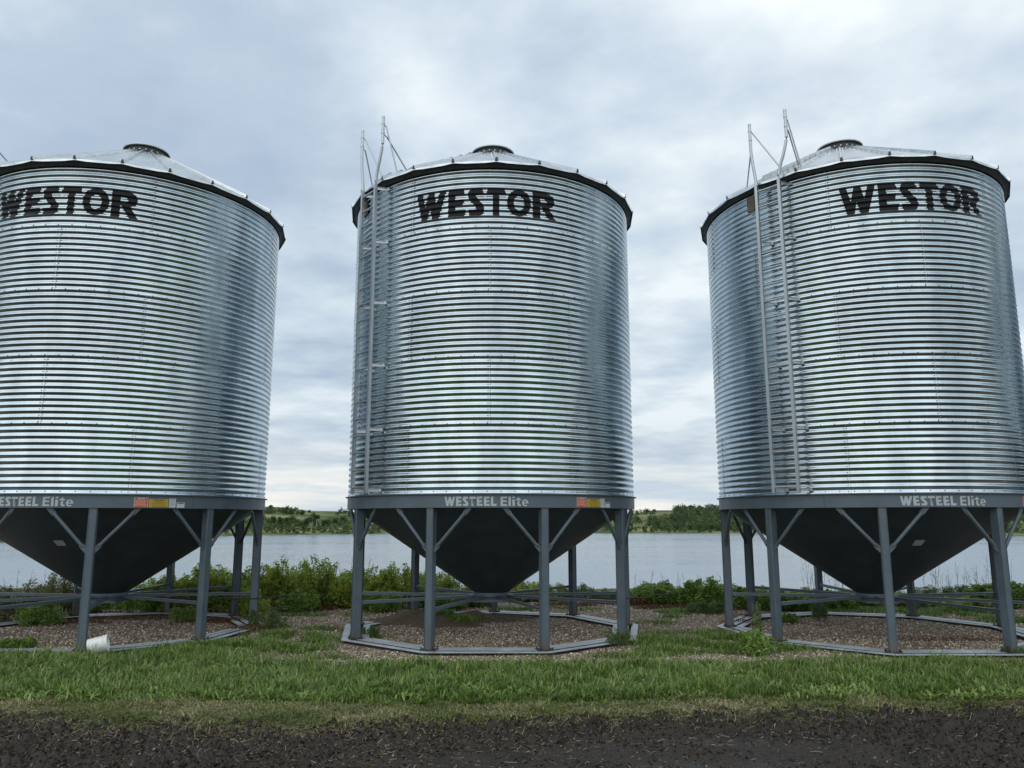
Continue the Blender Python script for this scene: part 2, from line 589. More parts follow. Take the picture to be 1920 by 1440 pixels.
def build_water():
    mb = MB()
    xs = [-1500, -600, 0, 600, 1500]
    V = [(-1500, 24, WATER), (1500, 24, WATER), (1500, 700, WATER), (-1500, 700, WATER)]
    mb.add(V, [(0, 1, 2, 3)])
    m, t, b = new_mat('lake_water')
    b.inputs['Base Color'].default_value = (0.17, 0.225, 0.285, 1)
    b.inputs['Roughness'].default_value = 0.12
    b.inputs['IOR'].default_value = 1.33
    b.inputs['Specular IOR Level'].default_value = 0.5
    geo = N(t, 'ShaderNodeNewGeometry')
    mp_ = N(t, 'ShaderNodeMapping')
    mp_.inputs['Scale'].default_value = (0.35, 1.0, 1.0)
    mp_.inputs['Rotation'].default_value = (0, 0, 0.08)
    t.links.new(geo.outputs['Position'], mp_.inputs[0])
    w1 = noise(t, mp_.outputs[0], 1.1, 4, 0.6, 0.4)
    w2 = noise(t, mp_.outputs[0], 0.12, 3, 0.5)
    h = math_(t, 'ADD', w1.outputs[0], math_(t, 'MULTIPLY', w2.outputs[0], 1.6))
    bump(t, b, h, 0.6, 0.14)
    # wind lanes
    lane = N(t, 'ShaderNodeMapping')
    lane.inputs['Scale'].default_value = (0.004, 0.03, 1)
    t.links.new(geo.outputs['Position'], lane.inputs[0])
    ln = noise(t, lane.outputs[0], 1.0, 4)
    rr = ramp(t, [(0.4, (0.12, 0.12, 0.12)), (0.6, (0.2, 0.2, 0.2))])
    t.links.new(ln.outputs[0], rr.inputs[0])
    t.links.new(rr.outputs[0], b.inputs['Roughness'])
    o = mb.build('lake', m)
    tag(o, kind='structure')


build_water()


# ------------------------------------------------------------------ near ground: gravel yard and mud road
def road_edge(x):
    x = np.asarray(x, float)
    return np.interp(x, [-13, -5.4, -3.6, -1.9, 0.2, 3.1, 5.6, 13], [8.95, 8.72, 8.45, 8.25, 8.52, 8.85, 9.1, 9.25]) + 0.25 * (vnoise(x, x * 0, 0.9, 21) - 0.5)


def yard_z(x, y):
    z = 0.03 * (vnoise(x, y, 0.8, 31) - 0.5) + 0.02 * (vnoise(x, y, 4, 32) - 0.5)
    # grass strip sits on a slight crown, mud road lower
    z = z - 0.06 * sst(road_edge(x) - y, -0.3, 0.5)
    # spilled soil heap at the back left of the middle bin
    d = np.hypot((x + 1.75) / 1.25, (y - 16.3) / 0.75)
    z = z + 0.17 * np.clip(1 - d, 0, 1) ** 1.3
    d = np.hypot((x + 0.6) / 1.3, (y - 16.9) / 0.5)
    z = z + 0.06 * np.clip(1 - d, 0, 1)
    return z


def grid(x0, x1, y0, y1, st, zf):
    xs = np.arange(x0, x1 + st / 2, st); ys = np.arange(y0, y1 + st / 2, st)
    X, Y = np.meshgrid(xs, ys)
    Z = zf(X, Y)
    n, m = X.shape
    idx = np.arange(n * m).reshape(n, m)
    F = np.stack([idx[:-1, :-1], idx[:-1, 1:], idx[1:, 1:], idx[1:, :-1]], -1).reshape(-1, 4)
    return np.stack([X, Y, Z], -1).reshape(-1, 3), F


def gravel_ground():
    V, F = grid(-16, 16, 8.0, 22.6, 0.10, yard_z)
    me = np_mesh('gravel_ground', V, F, smooth=True)
    m, t, b = new_mat('river_gravel')
    geo = N(t, 'ShaderNodeNewGeometry')
    pos = geo.outputs['Position']
    vo = N(t, 'ShaderNodeTexVoronoi'); vo.inputs['Scale'].default_value = 34
    t.links.new(pos, vo.inputs['Vector'])
    sepc = N(t, 'ShaderNodeSeparateColor')
    t.links.new(vo.outputs['Color'], sepc.inputs[0])
    st = ramp(t, [(0.0, (0.12, 0.085, 0.06)), (0.4, (0.24, 0.185, 0.135)), (0.75, (0.38, 0.31, 0.24)), (0.95, (0.52, 0.45, 0.37))])
    t.links.new(sepc.outputs[0], st.inputs[0])
    edge = ramp(t, [(0.0, (1, 1, 1)), (0.55, (0.75, 0.72, 0.7)), (0.9, (0.35, 0.3, 0.27))])
    t.links.new(math_(t, 'MULTIPLY', vo.outputs['Distance'], 1.4), edge.inputs[0])
    c = mixc(t, 0.7, st.outputs[0], edge.outputs[0], 'MULTIPLY')
    n = noise(t, pos, 0.9, 5, 0.6)
    sf = ramp(t, [(0.50, (0, 0, 0)), (0.64, (1, 1, 1))])
    t.links.new(n.outputs[0], sf.inputs[0])
    nf = noise(t, pos, 22, 3)
    soil = ramp(t, [(0.3, (0.045, 0.032, 0.02)), (0.7, (0.11, 0.08, 0.052))])
    t.links.new(nf.outputs[0], soil.inputs[0])
    c = mixc(t, math_(t, 'MULTIPLY', sf.outputs[0], 0.65), c, soil.outputs[0])
    # soil under the grass strip
    sp = N(t, 'ShaderNodeSeparateXYZ'); t.links.new(pos, sp.inputs[0])
    gm = N(t, 'ShaderNodeMapRange'); t.links.new(sp.outputs[1], gm.inputs[0])
    gm.inputs[1].default_value = 11.5; gm.inputs[2].default_value = 11.1
    c = mixc(t, gm.outputs[0], c, (0.045, 0.040, 0.024))
    t.links.new(c, b.inputs['Base Color'])
    b.inputs['Roughness'].default_value = 0.85
    b.inputs['Specular IOR Level'].default_value = 0.25
    inv = math_(t, 'SUBTRACT', 1.0, vo.outputs['Distance'])
    bump(t, b, inv, 0.9, 0.015)
    o = link_mesh('gravel_ground', me, m)
    tag(o, kind='structure')


gravel_ground()


def mud_z(x, y):
    e = road_edge(x)
    z = -0.035 + 0.05 * (vnoise(x, y, 1.0, 41, 3) - 0.5)
    clod = vnoise(x * 0.7, y * 1.2, 13, 42, 3, 0.7)
    rough = np.clip(vnoise(x * 0.6, y * 1.5, 0.8, 43, 3) * 2.6 - 0.75, 0.10, 1)
    rough = np.maximum(rough, 0.9 * sst(y, e - 1.0, e - 0.4))
    z = z + rough * (0.20 * (clod - 0.45) + 0.05 * np.clip(clod - 0.62, 0, 1) * 4) + 0.012 * (vnoise(x, y, 45, 44, 2) - 0.5) * (0.3 + rough)
    # wheel track along the road
    z = z - 0.03 * np.exp(-((y - 7.35 - 0.1 * np.sin(x * 0.5)) / 0.22) ** 2)
    z = z - 0.14 * sst(y, e + 0.05, e + 0.45)
    return z


def mud_road():
    V, F = grid(-7.6, 7.6, 5.4, 9.7, 0.02, mud_z)
    V2, F2 = grid(-16, 16, 1.0, 5.4, 0.2, mud_z)
    me = np_mesh('mud_road', np.concatenate([V, V2]), np.concatenate([F, F2 + len(V)]), smooth=True)
    m, t, b = new_mat('wet_mud')
    geo = N(t, 'ShaderNodeNewGeometry')
    pos = geo.outputs['Position']
    n = noise(t, pos, 2.2, 6, 0.65)
    n2_ = noise(t, pos, 30, 5, 0.7)
    c = ramp(t, [(0.3, (0.009, 0.0065, 0.0045)), (0.5, (0.026, 0.019, 0.0135)), (0.72, (0.064, 0.050, 0.038))])
    t.links.new(math_(t, 'ADD', math_(t, 'MULTIPLY', n.outputs[0], 0.55), math_(t, 'MULTIPLY', n2_.outputs[0], 0.45)), c.inputs[0])
    t.links.new(c.outputs[0], b.inputs['Base Color'])
    r = ramp(t, [(0.42, (0.34, 0.34, 0.34)), (0.60, (0.8, 0.8, 0.8))])
    t.links.new(n.outputs[0], r.inputs[0])
    t.links.new(r.outputs[0], b.inputs['Roughness'])
    b.inputs['Specular IOR Level'].default_value = 0.4
    bump(t, b, n2_.outputs[0], 0.8, 0.02)
    o = link_mesh('mud_road', me, m)
    tag(o, kind='structure')


mud_road()


# ------------------------------------------------------------------ scattered stuff
BINS = [(-7.626, 15.07), (-0.395, 15.15), (6.78, 14.92), (13.98, 14.80)]
R0 = 2.72


def inside_leg(x, y):
    """true where the skid rails of a bin lie"""
    k = np.zeros(np.shape(x), bool)
    for bx, by in BINS:
        dx = x - bx; dy = y - by
        a = np.arctan2(dx, -dy) - radians(20)
        seg = np.mod(a, 2 * pi / 9) - pi / 9
        ap = np.hypot(dx, dy) * np.cos(seg) / cos(pi / 9)
        k |= np.abs(ap - 2.65) < 0.30
    return k


def stones():
    n = 120000
    D = 11.1 + 10.5 * RNG.random(n) ** 1.5
    X = (RNG.random(n) * 2 - 1) * (0.70 * D + 0.8)
    keep = ~inside_leg(X, D)
    soil = vnoise(X, D, 0.9, 71, 3)
    keep &= (soil < 0.60) | (RNG.random(n) < 0.35)
    X, D = X[keep], D[keep]; n = len(X)
    s = (0.010 + 0.013 * RNG.random(n) ** 2.2) * (0.8 + 0.025 * (D - 11))
    base = np.array([[1, 0, 0], [0.2, 1, 0.1], [-1, 0.15, 0], [-0.1, -1, 0], [0.15, 0.1, 0.8], [0, 0, -0.6]])
    f = np.array([[0, 1, 4], [1, 2, 4], [2, 3, 4], [3, 0, 4], [1, 0, 5], [2, 1, 5], [3, 2, 5], [0, 3, 5]])
    j = base[None] * (0.75 + 0.5 * RNG.random((n, 6, 1)))
    j[:, :, 0] *= 1.35
    a = RNG.random(n) * 2 * pi
    ti = (RNG.random(n) - 0.5) * 0.9
    ca, sa = np.cos(a)[:, None], np.sin(a)[:, None]
    x = j[:, :, 0] * ca - j[:, :, 1] * sa; y = j[:, :, 0] * sa + j[:, :, 1] * ca
    z = j[:, :, 2] + x * ti[:, None]
    V = np.stack([x, y, z], -1) * s[:, None, None]
    V[:, :, 0] += X[:, None]; V[:, :, 1] += D[:, None]
    V[:, :, 2] += (yard_z(X, D) + s * 0.35)[:, None]
    F = (f[None] + 6 * np.arange(n)[:, None, None]).reshape(-1, 3)
    tv = np.clip(RNG.normal(0.48, 0.26, n), 0, 1)
    tv = np.where(RNG.random(n) < 0.03, 1.0, tv)
    # the sheltered gravel under the bins is browner and dusty
    o = link_mesh('gravel_stones', np_mesh('gravel_stones', V.reshape(-1, 3), F, np.repeat(tv, 6)), M['stones'])
    tag(o, 'loose tan and pinkish river stones spread under and between the bins', 'gravel', kind='stuff')


stones()


def blades(X, Y, H, W, Z, tint, lean=0.5, wide=False, a=None):
    """bent grass blades, two quads + tip folded into 3 quads"""
    n = len(X)
    if a is None: a = RNG.random(n) * 2 * pi
    ln = lean * (0.3 + RNG.random(n))
    dx, dy = np.cos(a), np.sin(a)
    px, py = -dy, dx
    T = np.array([0.0, 0.42, 0.78, 1.0])
    Wd = np.array([0.8, 1.0, 0.62, 0.06]) if not wide else np.array([0.5, 1.0, 0.8, 0.08])
    V = np.zeros((n, 8, 3))
    for k in range(4):
        t = T[k]
        out = ln * t ** 1.8
        h = t * (1 - 0.42 * np.clip(ln, 0, 1.3) * t)
        cx = X + dx * out * H; cy = Y + dy * out * H; cz = Z + h * H
        w = W * Wd[k] / 2
        V[:, 2 * k] = np.stack([cx - px * w, cy - py * w, cz], -1)
        V[:, 2 * k + 1] = np.stack([cx + px * w, cy + py * w, cz], -1)
    f = np.array([[0, 1, 3, 2], [2, 3, 5, 4], [4, 5, 7, 6]])
    F = (f[None] + 8 * np.arange(n)[:, None, None]).reshape(-1, 4)
    return V.reshape(-1, 3), F, np.repeat(tint, 8)


PATCH = [  # x, y, rx, ry, density 0..1
    (-4.1, 13.3, 1.35, 0.9, 1.0), (-4.2, 14.4, 0.9, 0.6, .9), (-3.2, 14.1, .55, .5, .8), (-5.3, 13.3, .9, .7, .8), (-3.0, 12.7, .5, .35, .5), (-5.0, 12.6, 1.2, .6, .9), (-6.0, 12.9, .6, .25, .5),
    (-4.75, 15.5, .55, .45, .9), (-8.2, 12.95, .55, .22, .9), (-1.3, 16.6, .45, .18, .8), (-0.75, 16.55, .35, .15, .8),
    (-2.45, 14.15, .35, .3, .9), (2.2, 13.7, .65, .6, 1.0), (3.1, 13.5, .9, .8, 1.0), (3.9, 14.0, .7, .5, .9), (2.7, 14.6, .5, .4, .7), (4.2, 13.2, .6, .5, .9), (3.3, 13.0, 1.2, .8, .8), (3.6, 14.6, .8, .5, .6), (1.9, 12.3, .9, .25, .5), (5.0, 12.05, .8, .2, .5), (-1.0, 11.75, 1.4, .15, .5), (-3.6, 15.3, .6, .3, .5), (2.4, 12.8, .6, .35, .6), (2.9, 16.2, .5, .25, .5), (3.4, 17.1, .35, .2, .5), (3.9, 18.0, 1.0, .5, .6),
    (5.2, 12.5, .35, .2, .5), (4.6, 12.9, .5, .3, .5), (-2.8, 12.2, .6, .2, .4), (7.6, 18.4, 1.6, .6, .7), (9.6, 18.0, 1.3, .9, .8), (10.3, 16.4, .8, .7, .9), (6.0, 18.6, .8, .4, .6), (-4.6, 17.5, .9, .25, .35), (-3.6, 17.6, .7, .3, .3), (0.7, 18.6, 1.6, .4, .4)]


def grass():
    Vs, Fs, Ts = [], [], []
    off = 0

    def add(V, F, T):
        nonlocal off
        Vs.append(V); Fs.append(F + off); Ts.append(T); off += len(V)

    def back_edge(x):
        return np.interp(x, [-13, -8.3, -6.2, -4.5, -2.9, -2.0, 2, 5, 8, 13], [12.5, 12.45, 12.4, 12.35, 11.65, 11.62, 11.75, 11.75, 11.85, 11.9]) + 0.35 * (vnoise(x, x * 0, 1.3, 52) - 0.5)
    # main strip
    n = 150000
    X = (RNG.random(n) * 2 - 1) * 10.2
    e0 = np.interp(X, [-10, -5.4, -2.6, -1.2, 0.3, 1.6, 3, 5, 10], [9.55, 9.45, 9.3, 9.15, 9.2, 9.35, 9.35, 9.6, 9.8]) + 0.5 * (vnoise(X, X * 0, 0.8, 55) - 0.5)
    e1 = back_edge(X) + 0.35 * (vnoise(X, X * 0, 3.5, 57) - 0.4)
    t = RNG.random(n)
    Y = e0 + (e1 - e0) * t
    ok = np.abs(X) < 0.69 * Y + 0.4
    ok &= np.hypot((X - 3.95) / 0.42, (Y - 9.75) / 0.22) > 1
    dn = vnoise(X, Y, 1.6, 53, 3)
    fade = sst(t, 1.0, 0.86) * sst(t, 0.0, 0.08)
    ok &= RNG.random(n) < np.clip(0.15 + 2.6 * (dn - 0.27), 0.06, 1) * (0.25 + 0.75 * fade)
    X, Y, t, dn = X[ok], Y[ok], t[ok], dn[ok]
    n = len(X)
    hh = vnoise(X, Y, 2.4, 54, 3)
    H = (0.045 + 0.15 * hh ** 1.3 + 0.12 * RNG.random(n) ** 2 * hh) * (0.55 + 0.45 * sst(t, 0, 0.15)) * (0.65 + .35 * sst(t, 1, .9))
    W = 0.006 + 0.010 * RNG.random(n) ** 1.5
    hue = vnoise(X, Y, 0.9, 58, 3)
    tint = np.clip(0.10 + 0.65 * hue + RNG.normal(0, 0.22, n), 0, 0.95)
    tint = np.where(RNG.random(n) < 0.02, 1.0, tint)
    add(*blades(X, Y, H, W, yard_z(X, Y) - 0.005, tint, 0.75))
    # leafy tufts fanning out above the sward
    nt_ = 6200
    tx = (RNG.random(nt_) * 2 - 1) * 9.8  # scattered clumps
    e0t = np.interp(tx, [-10, -5.4, -2.6, -1.2, 0.3, 1.6, 3, 5, 10], [9.6, 9.5, 9.35, 9.2, 9.25, 9.4, 9.45, 9.7, 9.9])
    ty = e0t + (back_edge(tx) - e0t) * RNG.random(nt_)
    ok = (np.abs(tx) < 0.69 * ty + 0.3) & (RNG.random(nt_) < np.clip(2.4 * (vnoise(tx, ty, 1.9, 91, 3) - 0.22), 0.15, 1)) & (np.hypot((tx - 3.95) / 0.5, (ty - 9.75) / 0.28) > 1)
    tx, ty = tx[ok], ty[ok]; nt_ = len(tx)
    kk = 13
    sz = 0.07 + 0.19 * RNG.random(nt_) ** 2.2
    X = np.repeat(tx, kk) + RNG.normal(0, .012, nt_ * kk); Y = np.repeat(ty, kk) + RNG.normal(0, .012, nt_ * kk)
    H = np.repeat(sz, kk) * (0.6 + 0.6 * RNG.random(nt_ * kk))
    tt = np.repeat(np.clip(RNG.normal(0.55, 0.2, nt_), 0, .92), kk) + RNG.normal(0, .1, nt_ * kk)
    add(*blades(X, Y, H, 0.006 + 0.010 * RNG.random(nt_ * kk), yard_z(X, Y), np.clip(tt, 0, 1), 1.05))
    # broader leaves among it
    n = 26000
    X = (RNG.random(n) * 2 - 1) * 9.5
    Y = 9.35 + (back_edge(X) - 9.5) * RNG.random(n)
    bl = vnoise(X, Y, 1.1, 63, 3)
    ok = (np.abs(X) < 0.69 * Y + 0.3) & (bl > 0.44)
    X, Y = X[ok], Y[ok]; n = len(X)
    add(*blades(X, Y, 0.05 + 0.07 * RNG.random(n), 0.016 + 0.016 * RNG.random(n), yard_z(X, Y) + 0.02, np.clip(RNG.normal(0.72, 0.1, n), 0, .93), 1.2, True))
    # tall seed stalks
    n = 2200
    X = (RNG.random(n) * 2 - 1) * 9; Y = 9.7 + (back_edge(X) - 9.7) * RNG.random(n)
    add(*blades(X, Y, 0.17 + 0.12 * RNG.random(n), np.full(n, 0.004), yard_z(X, Y), np.clip(RNG.normal(0.9, 0.06, n), 0, 1), 0.5))
    # patches
    for (cx, cy, rx, ry, de) in PATCH:
        m = int(9500 * rx * ry * pi * 0.55 * de)
        rr = np.sqrt(RNG.random(m)) * (0.8 + 0.4 * RNG.random(m)); a = RNG.random(m) * 2 * pi
        X = cx + rx * rr * np.cos(a); Y = cy + ry * rr * np.sin(a)
        dn = vnoise(X, Y, 2.6, 61, 3)
        ok = RNG.random(m) < np.clip((dn - 0.30) * 4, 0, 1) * (1.15 - rr)
        ok &= ~(inside_leg(X, Y) & (RNG.random(m) < 0.85))
        X, Y, rr = X[ok], Y[ok], rr[ok]
        k = len(X)
        far = 1 + 0.04 * max(0, cy - 12)
        add(*blades(X, Y, (0.05 + 0.12 * RNG.random(k)) * (1.15 - 0.5 * rr) * de ** .3, (0.006 + 0.008 * RNG.random(k)) * far, yard_z(X, Y), np.clip(RNG.normal(0.5, 0.2, k), 0, 1), 0.8))
    me = np_mesh('grass', np.concatenate(Vs), np.concatenate(Fs), np.concatenate(Ts))
    o = link_mesh('grass', me, M['grass'])
    tag(o, 'lush green grass strip and clumps between the mud road and the bins', 'grass', kind='stuff')
    # trodden, short, yellowish
    Vs.clear(); Fs.clear(); Ts.clear(); off = 0
    n = 150000
    X = (RNG.random(n) * 2 - 1) * 8.5
    e = road_edge(X)
    Y = e - 0.25 + 1.25 * RNG.random(n)
    ok = (np.abs(X) < 0.69 * Y + 0.3) & (RNG.random(n) < 0.12 + sst(Y, e - 0.05, e + 0.22) * np.clip(0.3 + 1.7 * (vnoise(X, Y, 2.0, 66, 3) - 0.25), 0, 1))
    X, Y = X[ok], Y[ok]; n = len(X)
    zz = np.maximum(yard_z(X, Y), mud_z(X, Y))
    g = vnoise(X, Y, 1.2, 67, 3)
    add(*blades(X, Y, 0.02 + 0.07 * RNG.random(n) * vnoise(X, Y, 3, 68, 2) * 1.6, 0.005 + 0.010 * RNG.random(n) ** 2, zz - 0.002, np.clip(1.3 * (0.62 - g) + 0.30 + RNG.normal(0, 0.25, n), 0, 1), 1.4))
    me = np_mesh('trodden_grass', np.concatenate(Vs), np.concatenate(Fs), np.concatenate(Ts))
    o = link_mesh('trodden_grass', me, M['dry_grass'])
    tag(o, 'short yellowish trodden grass along the edge of the muddy road', 'grass', kind='stuff')


grass()


def straw():
    n = 60000
    X = (RNG.random(n) * 2 - 1) * 7.2
    e = road_edge(X)
    Y = e + 0.45 - 2.6 * RNG.random(n) ** 1.7
    p = np.exp(-np.clip(e - Y, 0, 5) * 1.6) * (0.4 + 0.8 * sst(X, 2.2, -1.5)) + 0.03
    ok = RNG.random(n) < p
    X, Y = X[ok], Y[ok]; n = len(X)
    a = RNG.normal(0.5, 0.7, n)
    ln = 0.012 + 0.10 * RNG.random(n) ** 4
    w = 0.0008 + 0.0022 * RNG.random(n) ** 2
    dx, dy = np.cos(a), np.sin(a)
    V = np.zeros((n, 6, 3))
    bend = RNG.normal(0, 0.15, n)
    for k, t in enumerate((-0.5, 0.0, 0.5)):
        cx = X + dx * ln * t - dy * ln * bend * (k == 1); cy = Y + dy * ln * t + dx * ln * bend * (k == 1)
        cz = np.maximum(mud_z(cx, cy), yard_z(cx, cy)) + 0.006 + 0.012 * RNG.random(n)
        V[:, 2 * k] = np.stack([cx + dy * w, cy - dx * w, cz], -1)
        V[:, 2 * k + 1] = np.stack([cx - dy * w, cy + dx * w, cz + 0.002], -1)
    F = (np.array([[0, 1, 3, 2], [2, 3, 5, 4]])[None] + 6 * np.arange(n)[:, None, None]).reshape(-1, 4)
    o = link_mesh('straw', np_mesh('straw', V.reshape(-1, 3), F, np.repeat(RNG.random(n), 6)), M['straw'])
    tag(o, 'bits of straw and dead grass trodden into the dark mud', 'straw', kind='stuff')
    # loose clods and pebbles on the mud
    n = 120000
    X = (RNG.random(n) * 2 - 1) * 6.8
    Y = 6.3 + 3.1 * RNG.random(n)
    rgh = vnoise(X * 0.6, Y * 1.5, 0.8, 43, 3) * 2.6 - 0.75 + 0.9 * sst(Y, road_edge(X) - 1.2, road_edge(X) - 0.3)
    ok = (RNG.random(n) < np.clip(rgh, 0.06, 1)) & (Y < road_edge(X) + 0.12) & (np.abs(X) < 0.69 * Y + 0.3)
    X, Y = X[ok], Y[ok]; n = len(X)
    s = 0.004 + 0.015 * RNG.random(n) ** 3.2
    base = np.array([[1, 0, 0], [0.2, 1, 0.1], [-1, 0.15, 0], [-0.1, -1, 0], [0.15, 0.1, 0.8], [0, 0, -0.6]])
    f = np.array([[0, 1, 4], [1, 2, 4], [2, 3, 4], [3, 0, 4], [1, 0, 5], [2, 1, 5], [3, 2, 5], [0, 3, 5]])
    j = base[None] * (0.6 + 0.8 * RNG.random((n, 6, 1))) * s[:, None, None]
    j[:, :, 0] += X[:, None]; j[:, :, 1] += Y[:, None]; j[:, :, 2] += (mud_z(X, Y) + s * 0.3)[:, None]
    F = (f[None] + 6 * np.arange(n)[:, None, None]).reshape(-1, 3)
    m = leafmat('mud_clods', [(0, (0.008, 0.0058, 0.004)), (0.85, (0.046, 0.033, 0.023)), (0.98, (0.08, 0.066, 0.05)), (1, (0.30, 0.26, 0.20))], rough=0.8, trans=0)
    o = link_mesh('mud_clods', np_mesh('mud_clods', j.reshape(-1, 3), F, np.repeat(RNG.random(n), 6)), m)
    tag(o, 'dark crumbled clods of mud and a few pebbles on the road', 'mud clods', kind='stuff')


straw()


# ------------------------------------------------------------------ lettering
def el(cx, cy, rx, ry, n=28):
    return [(cx + rx * cos(2 * pi * k / n), cy + ry * sin(2 * pi * k / n)) for k in range(n)]


GL = {
    'W': [[(0, 1), (.2, 1), (.305, .47), (.41, 1), (.60, 1), (.675, .52), (.79, 1), (1, 1), (.765, 0), (.545, 0), (.465, .44), (.385, 0), (.185, 0)]],
    'E': [[(0, 0), (0, 1), (.87, 1), (.94, .79), (.4, .79), (.4, .61), (.91, .61), (.81, .39), (.4, .39), (.4, .23), (1, .23), (.92, 0)]],
    'S': [[(.88, 1), (.99, .77), (.52, .77), (.49, .74), (.53, .68), (.95, .38), (1, .29), (1, .2), (.96, .1), (.88, .03), (.78, 0), (.1, 0), (.03, .22), (.50, .22), (.54, .25), (.50, .31), (.07, .61), (.01, .70), (0, .80), (.04, .9), (.13, .97), (.25, 1)]],
    'T': [[(.08, 1), (.92, 1), (1, .77), (.66, .77), (.66, 0), (.33, 0), (.33, .77), (0, .77)]],
    'O': [el(.5, .5, .5, .5), el(.5, .49, .22, .275)],
    'R': [[(0, 0), (0, 1), (.55, 1), (.74, .95), (.88, .86), (.94, .74), (.94, .62), (.88, .52), (.72, .42), (1, 0), (.68, 0), (.37, .42), (.32, .5), (.32, 0)],],
    'L': [[(0, 0), (0, 1), (.4, 1), (.4, .23), (1, .23), (.9, 0)]],
    'e_cap': [[(0, 0), (0, 1), (1, 1), (1, .82), (.34, .82), (.34, .6), (.93, .6), (.93, .42), (.34, .42), (.34, .18), (1, .18), (1, 0)]],
    'l': [[(0, 0), (0, 1), (1, 1), (1, 0)]],
    'i': [[(0, 0), (0, .69), (1, .69), (1, 0)], 'next', [(0, .83), (0, 1), (1, 1), (1, .83)]],
    't': [[(.25, .62), (0, .62), (0, .75), (.25, .75), (.3, .88), (.68, .93), (.68, .75), (1, .75), (1, .62), (.68, .62), (.68, .24), (.76, .16), (1, .17), (1, .01), (.7, -.03), (.42, .02), (.28, .13), (.25, .25)]],
}
GL['R'] = [[(0, 0), (0, 1), (.55, 1), (.74, .95), (.88, .86), (.94, .74), (.94, .62), (.88, .52), (.70, .42), (1, 0), (.68, 0), (.36, .44), (.32, .44), (.32, 0)], [(.32, .76), (.50, .76), (.60, .71), (.60, .62), (.50, .575), (.32, .575)]]
ee = [(.5 + .5 * cos(a), .335 + .37 * sin(a)) for a in np.linspace(-0.95, -2 * pi + 0.02, 30)]
GL['e'] = [[(1, .27)] + [(.5 + .5 * cos(a), .335 + .37 * sin(a)) for a in np.linspace(0.0, 2 * pi - 0.85, 30)] + [(.72, .16), (.6, .115), (.45, .115), (.34, .18), (.31, .27)],
           [(.31, .40), (.69, .40), (.66, .50), (.58, .56), (.42, .56), (.34, .50)]]


def wall_dr(z):
    """corrugation offset at height z"""
    return float(corr(z))


AMP = 0.0125


def corr(z):
    """wave of the sheet; nearly flat at the horizontal laps"""
    z = np.asarray(z, float)
    k = np.mod(z - Z0, TIER); k = np.minimum(k, TIER - k)
    a = AMP * (1 - 0.35 * np.exp(-(k / 0.028) ** 2))
    return a * np.cos(2 * pi * (z - Z0) / PITCHZ)


Z0 = 2.480
TIER = 1.118
PITCHZ = TIER / 11


def text_mesh(items, z0, z1, rf, zs, xstep=0.03):
    """items (glyph, phi0, phi1); returns bmesh mapped onto a cylinder of radius rf(z)"""
    bm = bmesh.new()
    for g, p0, p1 in items:
        loops = []
        groups = [[]]
        for lp in GL[g]:
            if lp == 'next': groups.append([])
            else: groups[-1].append(lp)
        for grp in groups:
            l3 = [[Vector((radians(p0 + (p1 - p0) * x) * R0, z0 + (z1 - z0) * y, 0)) for x, y in lp] for lp in grp]
            tris = tessellate_polygon(l3)
            flat = [v for lp in l3 for v in lp]
            vs_ = [bm.verts.new(v) for v in flat]
            for tr in tris:
                try: bm.faces.new([vs_[i] for i in tr])
                except ValueError: pass
    for z in zs:
        if z0 < z < z1:
            bmesh.ops.bisect_plane(bm, geom=bm.verts[:] + bm.edges[:] + bm.faces[:], dist=1e-6, plane_co=(0, z, 0), plane_no=(0, 1, 0))
    xs = [v.co.x for v in bm.verts]
    x = min(xs) + xstep
    while x < max(xs):
        bmesh.ops.bisect_plane(bm, geom=bm.verts[:] + bm.edges[:] + bm.faces[:], dist=1e-6, plane_co=(x, 0, 0), plane_no=(1, 0, 0))
        x += xstep
    for v in bm.verts:
        a = v.co.x / R0; z = v.co.y; r = rf(z)
        v.co = Vector((sin(a) * r, -cos(a) * r, z))
    for f in bm.faces:
        n = f.calc_center_median(); n.z = 0
        f.normal_update()
        if f.normal.dot(n) < 0: f.normal_flip()
        f.smooth = True
    return bm


